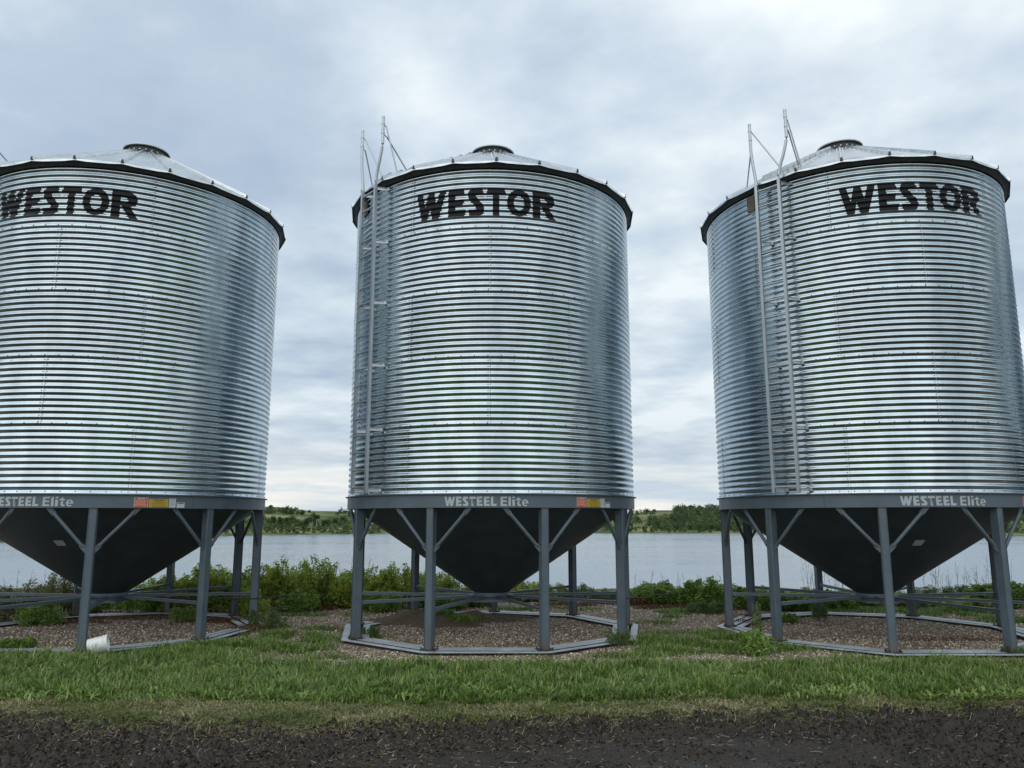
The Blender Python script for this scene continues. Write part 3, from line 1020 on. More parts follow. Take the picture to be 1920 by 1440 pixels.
# ------------------------------------------------------------------ the grain bin
def wall_ring(k, root):
    z0 = Z0 + k * TIER
    rows = 11 * 10 + 1
    seg = 56
    zs = z0 + TIER * np.arange(rows) / (rows - 1)
    offs = 0.0 if k % 2 else 30.0      # bottom ring (k=0) has seams at +-30
    Vs, Fs, Ts = [], [], []; off = 0
    for s in range(6):
        a = np.radians(offs + 60 * s + np.linspace(0, 60.9, seg))
        grow = 0.0022 * np.linspace(0, 1, seg)
        A, Z = np.meshgrid(a, zs)
        r = R0 + corr(Z) + grow[None]
        rg = np.random.default_rng(k * 10 + s)
        for _ in range(3):
            ca = a[0] + rg.random() * 1.05; cz = z0 + rg.random() * TIER
            r = r - 0.0035 * rg.random() * np.exp(-((A - ca) / 0.10) ** 2 - ((Z - cz) / 0.35) ** 2)
        V = np.stack([np.sin(A) * r, -np.cos(A) * r, Z], -1).reshape(-1, 3)
        idx = np.arange(rows * seg).reshape(rows, seg)
        F = np.stack([idx[:-1, :-1], idx[:-1, 1:], idx[1:, 1:], idx[1:, :-1]], -1).reshape(-1, 4)
        Vs.append(V); Fs.append(F + off); off += len(V)
        Ts.append(np.full(len(V), rg.random()))
    # bolts and the lap line of each sheet, pressed into the same ring
    bv, bf = [], []

    def bolt(phi, z, r=0.011, h=0.010):
        rr = R0 + wall_dr(z) + 0.001
        c = P(phi, rr, z); d = P(phi, 1, 0); t_ = P(phi + 90, 1, 0)
        o_ = len(bv)
        for hh, q in ((0, r), (h, r * .75)):
            for i in range(6):
                bv.append(tuple(c + d * hh + t_ * (q * cos(i * pi / 3)) + Vector((0, 0, q * sin(i * pi / 3)))))
        for i in range(6):
            bf.append((o_ + i, o_ + (i + 1) % 6, o_ + 6 + (i + 1) % 6, o_ + 6 + i))
        bf.append((o_ + 6, o_ + 7, o_ + 8, o_ + 9)); bf.append((o_ + 6, o_ + 9, o_ + 10, o_ + 11))
    for s in range(6):
        ph = offs + 60 * s + 0.35
        for c in range(22):
            bolt(ph + (0.35 if c % 2 else -0.25), z0 + (c + 0.5) * TIER / 22)
    for q in range(77):
        bolt(q * 360 / 77, z0 + 0.004 if k else z0 + 0.03)
    for s in range(6):
        ph = offs + 60 * s + 0.9
        q0 = len(bv)
        for z in zs:
            for dp in (0.0, 0.10):
                bv.append(tuple(P(ph + dp, R0 + wall_dr(z) + 0.0026, z)))
        for i in range(rows - 1):
            a = q0 + 2 * i
            bf.append((a, a + 1, a + 3, a + 2))
    nb0 = sum(len(f) for f in Fs)
    Vs.append(np.array(bv)); Fs.append(np.array(bf) + off); Ts.append(np.full(len(bv), 0.5))
    me = np_mesh('wall_ring', np.concatenate(Vs), np.concatenate(Fs), np.concatenate(Ts), smooth=True)
    mi = np.zeros(len(me.polygons), dtype=np.int32); mi[nb0:] = 1
    o = link_mesh('wall_ring', me, [M['wall'], M['galv_dark']], root)
    me.polygons.foreach_set('material_index', mi)
    return o


def angle_pts(a0, a1, n):
    return [a0 + (a1 - a0) * i / n for i in range(n + 1)]


def strip(phi0, phi1, z0, z1, r, name, mat, parent, th=0.002):
    mb = MB(); n = 8
    vs_ = []
    for a in angle_pts(phi0, phi1, n):
        vs_ += [P(a, r + th, z0), P(a, r + th, z1), P(a, r - 0.001, z0), P(a, r - 0.001, z1)]
    fs = []
    for i in range(n):
        a = 4 * i; b = a + 4
        fs += [(a, b, b + 1, a + 1), (a + 1, b + 1, b + 3, a + 3), (a, a + 2, b + 2, b)]
    fs += [(0, 1, 3, 2), (4 * n, 4 * n + 2, 4 * n + 3, 4 * n + 1)]
    mb.add(vs_, fs)
    return mb.build(name, mat, parent)


def make_bin():
    root = empty('grain_bin')
    for k in range(5):
        wall_ring(k, root)
    WT = Z0 + 5 * TIER
    # black name on the top ring
    zs = [Z0 + i * PITCHZ / 10 for i in range(0, 560)]
    bm = text_mesh([('W', -27.9, -15.9), ('E', -15.1, -8.5), ('S', -7.8, -1.9), ('T', -1.2, 6.0), ('O', 6.3, 15.1), ('R', 15.8, 24.8)], 7.150, 7.640, lambda z: R0 + wall_dr(z) + 0.0045, zs, 0.04)
    me = bpy.data.meshes.new('name_lettering'); bm.to_mesh(me); bm.free()
    link_mesh('name_lettering', me, M['black'], root)
    # ring beam
    mb = MB()
    prof = [(2.735, 2.252), (2.735, 2.455), (2.775, 2.462), (2.775, 2.474), (2.66, 2.474), (2.66, 2.262), (2.60, 2.262), (2.60, 2.252), (2.735, 2.252)]
    mb.lathe(prof, 128)
    ring = mb.build('ring_beam', M['grey_paint'], root, autosmooth=30)
    for a in (-38, 52, 142, 232):
        mb = MB()
        mb.add([P(a, 2.7362, 2.256), P(a + .12, 2.7368, 2.256), P(a + .12, 2.7368, 2.452), P(a, 2.7362, 2.452)], [(0, 1, 2, 3)])
        mb.build('weld_seam', M['cone_paint'], ring)
    def X(v): return -14.5 + (v - 140) / (1718 - 140) * 28.4
    its = [('W', 140, 350), ('E', 365, 475), ('S', 490, 600), ('T', 608, 745), ('E', 755, 865), ('E', 885, 1000), ('L', 1015, 1125), ('e_cap', 1195, 1315), ('l', 1342, 1385), ('i', 1412, 1460), ('t', 1480, 1578), ('e', 1595, 1718)]
    bm = text_mesh([(g, X(a), X(b)) for g, a, b in its], 2.276, 2.424, lambda z: 2.7385, [], 0.04)
    me = bpy.data.meshes.new('white_lettering'); bm.to_mesh(me); bm.free()
    link_mesh('white_lettering', me, M['white_vinyl'], ring)
    # decals
    rb = 2.737
    dec = strip(32.2, 36.6, 2.268, 2.425, rb, 'orange_decal', M['orange'], ring)
    mb = MB()
    def bar(p0, p1, z0, z1):
        n = 3
        vs_ = []
        for a in angle_pts(p0, p1, n): vs_ += [P(a, rb + .0032, z0), P(a, rb + .0032, z1)]
        mb.add(vs_, [(2 * i, 2 * i + 2, 2 * i + 3, 2 * i + 1) for i in range(n)])
    bar(33.2, 35.6, 2.398, 2.410)
    for i in range(5): bar(32.7, 36.0 - 0.3 * (i % 2), 2.375 - i * .016, 2.379 - i * .016)
    bar(32.3, 36.5, 2.300, 2.304); bar(32.2, 32.35, 2.268, 2.425); bar(36.45, 36.6, 2.268, 2.425)
    bar(32.2, 36.6, 2.421, 2.425); bar(34.8, 36.1, 2.282, 2.287)
    mb.build('print', M['white_decal'], dec)
    dec = strip(36.9, 43.2, 2.268, 2.402, rb, 'yellow_decal', M['yellow'], ring)
    mb = MB(); bar(38.0, 42.2, 2.380, 2.391); bar(38.6, 41.4, 2.363, 2.368)
    for i in range(4): bar(37.5, 42.6 - 0.5 * (i % 2), 2.348 - i * .014, 2.3515 - i * .014)
    bar(38.0, 42.6, 2.280, 2.288)
    mb.build('print', M['ink'], dec)
    dec = strip(43.5, 45.8, 2.264, 2.412, rb, 'white_decal', M['white_decal'], ring)
    mb = MB(); bar(44.0, 45.3, 2.390, 2.396)
    for i in range(5): bar(43.9, 45.4, 2.37 - i * .018, 2.373 - i * .018)
    mb.build('print', M['cone_paint'], dec)
    dec = strip(46.2, 49.0, 2.262, 2.352, rb, 'small_decal', M['white_decal'], ring)
    mb = MB(); bar(46.5, 48.7, 2.328, 2.346)
    mb.build('print', M['red_ink'], dec)
    # hopper cone
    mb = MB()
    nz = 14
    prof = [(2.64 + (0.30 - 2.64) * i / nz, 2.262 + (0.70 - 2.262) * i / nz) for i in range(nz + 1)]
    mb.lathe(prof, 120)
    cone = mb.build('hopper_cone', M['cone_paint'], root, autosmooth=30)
    mb = MB()
    for s in range(12):     # lap seams between the cone panels
        a = 10 + 30 * s
        t0, t1 = P(a, 2.62, 2.262), P(a, 0.31, 0.715)
        d = (t1 - t0).normalized(); side = P(a + 90, 1, 0); nrm = d.cross(side)
        if nrm.z > 0: nrm = -nrm
        q = [t0 - side * .006, t0 + side * .006, t1 + side * .006, t1 - side * .006]
        mb.add([v + nrm * .004 for v in q] + q, [(0, 1, 2, 3), (0, 4, 5, 1), (2, 6, 7, 3), (1, 5, 6, 2), (0, 3, 7, 4)])
    mb.build('cone_seam', M['cone_paint'], cone)
    # pale data plate on the cone
    mb = MB()
    def cp(phi, r): return P(phi, r, 0.70 + (r - 0.30) / 2.34 * 1.562)
    vs_ = []
    for r in (1.70, 1.84):
        for a in (-2.6, 2.6):
            p = cp(a, r); nn = Vector((p.x, p.y, 0)).normalized() * 1.0
            vs_.append(p + Vector((nn.x * .55, nn.y * .55, -.83)) * 0.005)
    mb.add(vs_, [(0, 1, 3, 2)])
    mb.build('data_plate', M['pale'], cone)
    # outlet collar and slide gate
    mb = MB()
    mb.lathe([(0.30, 0.715), (0.335, 0.715), (0.335, 0.60), (0.30, 0.60), (0.30, 0.715)], 40)
    mb.box((0, 0, 0.575), (0.62, 0.70, 0.045))
    mb.lathe([(0.42, 0.668), (0.42, 0.655), (0.33, 0.655), (0.33, 0.668), (0.42, 0.668)], 40)
    mb.build('outlet_collar', M['grey_paint'], root, autosmooth=30)
    # legs, braces, struts
    for k in range(9):
        a = 20 + 40 * k
        rot = Matrix.Rotation(radians(a), 3, 'Z')
        mb = MB()
        # rectangular tube with slightly rounded edges
        w, d, c = 0.125, 0.15, 0.010
        cs = []
        for sx, sy in ((1, 1), (-1, 1), (-1, -1), (1, -1)):
            for (ox, oy) in (((-c, 0), (0, -c)) if sx * sy > 0 else ((0, -c), (-c, 0))):
                cs.append((sx * (w / 2 + ox), sy * (d / 2 + oy)))
        vs_ = []
        for z in (0.06, 2.250):
            for (x, y) in cs:
                v = rot @ Vector((x, y - 2.65, 0)); v.z = z
                vs_.append(v)
        n = 8
        fs = [(i, (i + 1) % n, n + (i + 1) % n, n + i) for i in range(n)] + [tuple(range(n)), tuple(range(n, 2 * n))]
        mb.add(vs_, fs)
        leg = mb.build('leg', M['grey_paint'], root)
        mb = MB()
        mb.box(rot @ Vector((0, -2.65, 0.056)), (0.25, 0.21, 0.012), rot)
        for (bx, by) in ((-.10, -.08), (.10, -.08), (-.10, .08), (.10, .08)):
            c0 = rot @ Vector((bx, -2.65 + by, 0.055)); mb.tube([c0, c0 + Vector((0, 0, 0.035))], 0.014, 6)
        mb.build('foot_plate', M['rust_and_shade'], leg)
        for s in (-1, 1):
            mb = MB()
            p0 = rot @ Vector((s * 0.075, -2.66, 1.60)); p1 = P(a + s * 13.6, 2.675, 2.235)
            dd = (p1 - p0)
            # a round tube with flattened lugs at both ends
            q0, q1 = p0 + dd * 0.10, p1 - dd * 0.12
            mb.tube([p0 + dd * 0.05, q0, q1, p1 - dd * 0.06], [0.018, 0.029, 0.029, 0.018], 12)
            rad = P(a, 1, 0); u = dd.normalized(); v = u.cross(rad).normalized(); w_ = u.cross(v).normalized()
            rm = Matrix((v, w_, u)).transposed()
            mb.box(p0 + dd * 0.03, (0.075, 0.010, dd.length * 0.16), rm)
            mb.box(p1 - dd * 0.04, (0.075, 0.010, dd.length * 0.18), rm)
            mb.build('brace', M['grey_paint'], root, autosmooth=35)
        # radial angle-iron strut from collar to leg
        mb = MB()
        mb.box(rot @ Vector((0, -(2.575 + 0.34) / 2, 0.672)), (0.055, 2.235, 0.006), rot)
        mb.box(rot @ Vector((0.0245, -(2.575 + 0.34) / 2, 0.645)), (0.006, 2.235, 0.048), rot)
        mb.build('strut', M['grey_paint'], root)
    # base skid: nine sides, three flat flanges each
    for k in range(9):
        mb = MB()
        a0, a1 = 20 + 40 * k, 60 + 40 * k
        for j, o_ in enumerate((-0.185, 0.0, 0.185)):
            ri, ro = 2.65 + o_ - 0.066, 2.65 + o_ + 0.066
            z1 = (0.050, 0.054, 0.046)[j]; z0 = z1 - 0.008
            e = 0.12 if j == 2 else 0.0
            q = [P(a0, ri, z1), P(a0, ro, z1), P(a1, ro, z1), P(a1, ri, z1), P(a0, ri, z0), P(a0, ro, z0), P(a1, ro, z0), P(a1, ri, z0)]
            mb.add(q, [(0, 1, 2, 3), (4, 7, 6, 5), (0, 3, 7, 4), (1, 5, 6, 2), (0, 4, 5, 1), (2, 6, 7, 3)])
            mb.mi = 1          # web under each flange, its dark colour painted as gap shade
            q = [P(a0, 2.65 + o_ - .01, z0), P(a0, 2.65 + o_ - .01, -.02), P(a1, 2.65 + o_ - .01, -.02), P(a1, 2.65 + o_ - .01, z0)]
            mb.add(q, [(0, 1, 2, 3)])
            mb.mi = 0
        mb.mi = 1  # dark sheet between the flanges, shade of the gaps put into its colour
        q = [P(a0, 2.42, -0.012), P(a0, 2.88, -0.012), P(a1, 2.88, -0.012), P(a1, 2.42, -0.012)]
        mb.add(q, [(0, 1, 2, 3)])
        mb.build('base_rail', [M['rail'], M['rust_and_shade']], root)
    # roof
    zE, rE, rC = 8.085, 2.862, 0.45
    slope = (9.43 - zE) / (rE - rC)
    def rz(r): return zE + (rE - r) * slope
    mb = MB()
    vs_, fs = [], []
    prs = [2.862, 2.84, 2.2, 1.6, 1.0, 0.45]
    for s in range(24):
        base = len(vs_)
        for r in prs:
            for q in range(5):
                a = s * 15 + q * 3.75
                rr = r * (cos(radians(7.5)) / cos(radians(a - s * 15 - 7.5)))
                vs_.append(P(a, rr, rz(r) + (0.012 if 0 < q < 4 and r < 2.86 else 0)))
        for i in range(len(prs) - 1):
            for q in range(4):
                a = base + i * 5 + q
                fs.append((a, a + 1, a + 6, a + 5))
        # eave lip
        lip = len(vs_)
        for q in range(5):
            a = s * 15 + q * 3.75
            rr = rE * (cos(radians(7.5)) / cos(radians(a - s * 15 - 7.5)))
            vs_.append(P(a, rr + 0.004, zE - 0.026 - 0.014 * (q in (1, 2, 3))))
        for q in range(4):
            fs.append((base + q, lip + q, lip + q + 1, base + q + 1))
    mb.add(vs_, fs)
    roof = mb.build('roof', M['roof'], root, autosmooth=12)
    for s in range(24):
        mb = MB()
        a = s * 15
        w = 0.028
        sd_ = P(a + 90, 1, 0)
        pts = []
        for r, hh in ((rE + 0.012, 0.062), (rE - .1, 0.062), (rC + .03, 0.05)):
            c0 = P(a, r, rz(r))
            pts += [c0 - sd_ * w, c0 - sd_ * w * .55 + Vector((0, 0, hh)), c0 + sd_ * w * .55 + Vector((0, 0, hh)), c0 + sd_ * w]
        fs = []
        for i in range(2):
            for q in range(3):
                b_ = i * 4 + q
                fs.append((b_, b_ + 1, b_ + 5, b_ + 4))
        fs += [(8, 9, 10, 11)]
        mb.add(pts, fs)
        mb.mi = 1
        mb.add(pts[:4], [(0, 1, 2, 3)])  # end face painted dark for the shade in the hollow rib
        mb.mi = 0
        # bolts along both sides of the rib
        for i in range(9):
            for sg in (-1, 1):
                r = 2.8 - i * .27
                c0 = P(a, r, rz(r)) + sd_ * sg * 0.05
                mb.tube([c0, c0 + Vector((0, 0, 0.02))], 0.010, 5)
        mb.build('roof_rib', [M['roof'], M['soffit']], roof)
    mb = MB()
    mb.lathe([(rE - 0.02, zE - 0.015), (R0 + 0.03, 8.015), (R0 + 0.02, 7.995), (R0 + 0.014, 8.02), (R0 - 0.02, 8.06)], 96)
    mb.build('eave_soffit', M['soffit'], root, smooth=True)  # underside shade is painted into this dark colour
    mb = MB()
    mb.mi = 1  # collar coloured dark as the shaded gap below the lid
    mb.lathe([(0.45, 9.40), (0.41, 9.43), (0.40, 9.45), (0.40, 9.575), (0.445, 9.582)], 64)
    mb.mi = 0
    mb.lathe([(0.445, 9.582), (0.452, 9.595), (0.447, 9.613), (0.42, 9.622), (0.25, 9.655), (0.02, 9.67)], 64)
    for s in range(24):
        c0 = P(s * 15 + 4, 0.405, 9.50); mb.tube([c0, c0 + P(s * 15 + 4, 0.03, 0)], 0.014, 6)
    mb.build('roof_cap', [M['galv'], M['soffit']], roof, autosmooth=30)
    # roof steps above the ladder
    rs = empty('roof_ladder'); rs.parent = root
    mb = MB()
    for s in range(9):
        r = 2.62 - s * 0.24
        wd = 0.34 - 0.017 * s
        c0 = P(-49, r, rz(r) + 0.085)
        rot = Matrix.Rotation(radians(-49), 3, 'Z')
        mb.box(c0, (wd * 1.5, 0.05, 0.006), rot)
        mb.box(c0 + rot @ Vector((0, -0.024, -0.022)), (wd * 1.5, 0.005, 0.045), rot)
        for sg in (-1, 1):
            mb.box(c0 + rot @ Vector((sg * wd * .7, 0, -0.05)), (0.03, 0.03, 0.09), rot)
    rs_o = mb.build('roof_steps', M['galv'], root)
    bpy.data.objects.remove(rs)
    # ladder
    lad = MB()
    lo = empty('ladder'); lo.parent = root
    rl = R0 + 0.20
    A = (-53.5, -44.7)
    for i, a in enumerate(A):
        mb = MB()
        rot = Matrix.Rotation(radians(-49.1), 3, 'Z')
        p0, p1 = P(a, rl, 2.50), P(a, rl, 8.02)
        mb.box((p0 + p1) / 2, (0.052, 0.052, (p1 - p0).length), rot)
        mb.build('ladder_rail', M['galv'], lo)
        tb = (-54.4, -41.6)[i]; tt = (-54.6, -40.9)[i]
        mb = MB()
        b0 = P(a, rl, 7.90); b1 = P(a, rl, 8.14); b2 = P(tb, rl + .02, 8.52); b3 = P(tt, rl + 0.02, 8.72); b4 = P(tt, rl + 0.02, 9.24)
        pts = [b0]
        def bez(p, q, r, n=5): return [(1 - t) ** 2 * p + 2 * t * (1 - t) * q + t * t * r for t in [i_ / n for i_ in range(n + 1)]]
        pts += bez(b0.lerp(b1, .5), b1, b1.lerp(b2, .45)) + bez(b1.lerp(b2, .7), b2.lerp(b3, .35), b3)
        pts += [b4]
        mb.tube(pts, 0.027, 12)
        mb.tube([b4 - Vector((0, 0, .03)), b4 + Vector((0, 0, .005))], 0.030, 12)
        for dz in (0.10 + .02, 0.30):
            mb.tube([b4 - Vector((0, 0, dz)), b4 - Vector((0, 0, dz + .03))], 0.033, 12)
        hr = mb.build('hand_rail', M['galv'], lo, autosmooth=40)
        ends = ((P(-66, 2.5, rz(2.5) + .02), P(-43.5, 2.8, rz(2.8) + .02)), (P(-38, 2.7, rz(2.7) + .02), P(-42, 2.3, rz(2.3) + .02)))[i]
        for j, e in enumerate(ends):
            mb = MB()
            top = b4 - Vector((0, 0, (0.33, 0.13)[j] if i == 0 else (0.13, 0.33)[j]))
            k_ = top + (e - top).normalized() * 0.06 + P(-49, -0.05, 0)
            mb.tube([top, k_, k_.lerp(e, .03)], 0.011, 8)
            mb.tube([k_, e], 0.0135, 8)
            mb.box(e - Vector((0, 0, .02)), (0.05, 0.05, 0.04))
            mb.build('stay_rod', M['galv'], lo)
    mbr = MB()
    z = 2.60; k = 0
    while z < 7.95:
        mb = MB()
        mb.tube([P(A[0], rl - .005, z), P(A[1], rl - .005, z)], 0.019, 10)
        mb.build('rung', M['galv'], lo, autosmooth=40)
        z += 0.2945; k += 1
    for k in range(6):
        z = Z0 + 0.07 if k == 0 else (Z0 + k * TIER - 0.02 if k < 5 else 7.93)
        for i, a in enumerate(A):
            mb = MB()
            p0 = P(a, rl, z); p1 = P(a + 2.4, R0 + 0.006, z)
            dd = p1 - p0
            rm = Matrix.Rotation(atan2(dd.y, dd.x), 3, 'Z')
            mb.box((p0 + p1) / 2, (dd.length + .03, 0.006, 0.045), rm)
            mb.box((p0 + p1) / 2 + Vector((0, 0, .02)), (dd.length + .03, 0.035, 0.006), rm)
            mb.box(p1 + Vector((0, 0, .0)), (0.05, 0.05, 0.05), rm)
            mb.build('standoff', M['galv'], lo)
    # brown patch plate beside the ladder top
    mb = MB()
    vs_ = []
    for a in angle_pts(-60.6, -57.2, 4):
        vs_ += [P(a, R0 + .05, 7.66), P(a, R0 + .05, 7.95), P(a, R0 + .015, 7.66), P(a, R0 + .015, 7.95)]
    fs = []
    for i in range(4):
        a = 4 * i; b = a + 4
        fs += [(a, b, b + 1, a + 1), (a + 1, b + 1, b + 3, a + 3), (a, a + 2, b + 2, b)]
    fs += [(0, 1, 3, 2), (16, 18, 19, 17)]
    mb.add(vs_, fs)
    mb.build('backing_board', M['fibre'], root)
    # slide-gate pull rod
    mb = MB()
    mb.tube([P(90, 0.30, 0.60), P(92, 2.3, 0.585), P(93, 2.95, 0.58), P(94.5, 3.2, 0.63), P(95, 3.55, 0.635)], 0.012, 8)
    mb.build('gate_rod', M['rubber'], root)
    return root


def children(o):
    return [c for c in bpy.data.objects if c.parent == o]


def copy_tree(o, parent=None):
    c = o.copy(); COL.objects.link(c); c.parent = parent
    for ch in KIDS.get(o.name, []):
        copy_tree(ch, c)
    return c


def kids_map():
    d = {}
    for o in bpy.data.objects:
        if o.parent: d.setdefault(o.parent.name, []).append(o)
    return d


bin0 = make_bin()
KIDS = kids_map()
LAB = ['leftmost grain bin, cut by the picture edge, white bucket lying at its front leg',
       'middle grain bin of the row, its whole round wall in view between the two others',
       'grain bin at the right with a leafy weed growing in front of its left legs',
       'grain bin standing in the row beyond the right edge of the picture']
ROOFA = [4.6, 2.7, 6.0, 3.0]
TXT = [1.0, 0.3, 2.2, 0.5]
DEC = [0.6, 0.0, 0.9, 0]
roots = [bin0] + [copy_tree(bin0) for _ in range(3)]
for c in [c for c in bpy.data.objects if c.name.startswith('data_plate')]:
    if c.parent.parent == roots[1] or c.parent.parent == roots[3]: bpy.data.objects.remove(c)
for i, r in enumerate(roots):
    r.location = (BINS[i][0], BINS[i][1], 0)
    tag(r, LAB[i], 'grain bin', 'row of galvanised hopper bins by the lake')
    for c in children(r):
        if c.name.startswith('roof') and not c.name.startswith('roof_steps'):
            c.rotation_euler.z = radians(ROOFA[i])
        if c.name.startswith('name_lettering'):
            c.rotation_euler.z = radians(TXT[i])
BINS_BUILT = 3


# ------------------------------------------------------------------ bucket
def bucket():
    x, y = px2g(181, 1226)
    root = empty('bucket', (x, y, 0.0))
    mb = MB()
    prof = [(0.002, 0.004), (0.128, 0.004), (0.130, 0.0), (0.133, 0.004), (0.150, 0.29), (0.150, 0.262), (0.162, 0.265), (0.162, 0.28), (0.151, 0.285), (0.152, 0.318), (0.166, 0.322), (0.166, 0.342), (0.150, 0.348), (0.147, 0.34), (0.130, 0.012), (0.002, 0.012)]
    n = 48
    vs_ = []
    for r, z in prof:
        for k in range(n):
            a = 2 * pi * k / n
            vs_.append((r * cos(a), r * sin(a), z))
    fs = []
    m = len(prof)
    for i in range(m - 1):
        for k in range(n):
            # torn bite out of the rim
            if 3 <= i <= 12 and prof[i][1] > 0.28 and k in (2, 3, 4, 5):
                continue
            fs.append((i * n + k, i * n + (k + 1) % n, (i + 1) * n + (k + 1) % n, (i + 1) * n + k))
    mb.add(vs_, fs)
    # lie the bucket on its side, mouth to the right
    R_ = Matrix.Rotation(radians(6), 3, 'X') @ Matrix.Rotation(radians(81), 3, 'Y') @ Matrix.Rotation(radians(300), 3, 'Z')
    mb.v = [tuple(R_ @ Vector(v) + Vector((-0.16, 0, 0.157))) for v in mb.v]
    mb.build('pail', M['bucket'], root, autosmooth=35)
    mb = MB()
    for (c0, rr, a0, a1) in ((0.13, 0.045, 0, 5.2), (0.17, 0.03, 1.5, 7.0), (0.22, 0.02, 0.5, 3.9)):
        pts = []
        for i in range(12):
            t = a0 + (a1 - a0) * i / 11
            ang = radians(-40) + rr * cos(t) / 0.14; zz = c0 + rr * sin(t) * .8
            r = 0.1335 + 0.017 * zz / 0.29
            pts.append(Vector((0, 0, 0)) + Vector((r * cos(ang + radians(0)), r * sin(ang), zz)))
        mb.tube(pts, 0.0035, 5)
    R2 = Matrix.Rotation(radians(81), 3, 'Y') @ Matrix.Rotation(radians(-50), 3, 'Z') @ Matrix.Scale(1.002, 3)
    mb.v = [tuple(R2 @ Vector(v) + Vector((-0.16, 0, 0.157))) for v in mb.v]
    mb.build('scribble', M['ink'], root)
    tag(root, 'white plastic bucket with torn rim lying on its side in the grass', 'bucket')
    root.rotation_euler.z = radians(20)
    root.scale = (0.82, 0.82, 0.82)
    root.location.z = -0.01


bucket()


# ------------------------------------------------------------------ shrubs and weeds
def leaf_cards(C, size, tint, up=0.3, aspect=0.5):
    """diamond leaves at centres C"""
    n = len(C)
    d = RNG.normal(0, 1, (n, 3)); d[:, 2] += up; d /= np.linalg.norm(d, axis=1)[:, None]
    e = np.cross(d, RNG.normal(0, 1, (n, 3))); e /= np.linalg.norm(e, axis=1)[:, None]
    s = np.asarray(size)[:, None] * (0.6 + 0.8 * RNG.random((n, 1)))
    V = np.stack([C - d * s * 0.5, C + e * s * aspect * 0.5, C + d * s * 0.5, C - e * s * aspect * 0.5], 1)
    F = np.arange(4 * n).reshape(n, 4)
    return V.reshape(-1, 3), F, np.repeat(tint, 4)


def shrub_mesh(kind, seed):
    """unit shrub: about 1 m wide and 1 m tall; foliage np mesh + stem MB"""
    rg = np.random.default_rng(seed)
    Cs, Tn, Sz = [], [], []
    mb = MB()
    shoots = {'green': 34, 'dark': 30, 'red': 30, 'weed': 22, 'tall': 7, 'low': 26, 'dead': 30}[kind]
    for s in range(shoots):
        a = rg.random() * 2 * pi; q = sqrt(rg.random())
        bx, by = 0.40 * q * cos(a), 0.36 * q * sin(a)
        hmax = (1 - 0.30 * q ** 2) * (0.70 + 0.36 * rg.random())
        if rg.random() < 0.18: hmax *= 1.18
        if kind == 'tall': hmax = 0.75 + 0.3 * rg.random(); bx *= .5; by *= .5
        lx, ly = bx * 0.25 + rg.normal(0, .05), by * 0.25 + rg.normal(0, .05)
        rad = {'green': .14, 'dark': .15, 'red': .14, 'weed': .13, 'tall': .10, 'low': .14, 'dead': .12}[kind]
        nl = {'green': 165, 'dark': 175, 'red': 150, 'weed': 160, 'tall': 130, 'low': 200, 'dead': 80}[kind]
        t = 0.06 + 0.94 * rg.random(nl) ** 0.6
        w = rad * (1.15 - 0.75 * t ** 1.5) * np.sqrt(rg.random(nl))
        aa = rg.random(nl) * 2 * pi
        wob = 0.02 * np.sin(t * 9 + s)
        C = np.stack([bx + lx * t + w * np.cos(aa) + wob, by + ly * t + w * np.sin(aa), 0.03 + hmax * t + 0.02 * rg.normal(0, 1, nl)], -1)
        C[:, 2] = np.maximum(C[:, 2], 0.01)
        Cs.append(C)
        sh = rg.normal(0, 0.13)
        Tn.append(np.clip(rg.normal(0.48, 0.2, nl) + sh, 0, 1))
        sz = {'green': .068, 'dark': .07, 'red': .06, 'weed': .06, 'tall': .06, 'low': .085, 'dead': .08}[kind]
        Sz.append(np.full(nl, sz) * (1.1 - 0.35 * t))
        mb.tube([(bx, by, -0.03), (bx + lx * .5 + 0.01, by + ly * .5, hmax * .5), (bx + lx, by + ly, hmax * 0.97)], [0.008, 0.006, 0.0025], 5, False)
    C = np.concatenate(Cs)
    V, F, T = leaf_cards(C, np.concatenate(Sz), np.concatenate(Tn), 0.35, 0.16 if kind == 'dead' else 0.52)
    me = np_mesh('foliage', V, F, T)
    sm = bpy.data.meshes.new('stem')
    sm.from_pydata(mb.v, [], mb.f); sm.update()
    mats = {'green': 'leaf_green', 'dark': 'leaf_dark', 'red': 'leaf_red', 'weed': 'weed', 'tall': 'weed', 'low': 'leaf_dark', 'dead': 'dead'}
    me.materials.append(M[mats[kind]]); sm.materials.append(M['bark'])
    return me, sm


SHR = {}


def shrub(name, kind, var, xpx, ypx, top, wpx, label, cat='shrub', group=None, depth=0.8, sink=0.0):
    key = (kind, var)
    if key not in SHR:
        SHR[key] = shrub_mesh(kind, hash_(kind) + var)
    me, sm = SHR[key]
    x, y = px2g(xpx, ypx)
    # height of top above ground at that depth
    h = CAM_H + y * tan(PITCH - atan((top - 720) / FPX))
    w = wpx / FPX * y * 1.0
    o = empty(name, (x, y, float(yard_z(x, y)) if y < 22.5 else float(terrain_z(x, y)) - 0.02), random.random() * 6.28)
    if ypx < 1150: h *= 0.98 * (1.08 if kind == 'low' else 1) * random.uniform(.86, 1.10); w *= 1.05
    o.scale = (w, max(w * depth, 0.25), h)
    f = bpy.data.objects.new('foliage', me); COL.objects.link(f); f.parent = o
    s = bpy.data.objects.new('stem', sm); COL.objects.link(s); s.parent = o
    o.rotation_euler.z = random.choice([0, pi]) + random.uniform(-.3, .3)
    tag(o, label, cat, group)
    return o


def hash_(s):
    return sum(ord(c) * (i + 3) for i, c in enumerate(s))


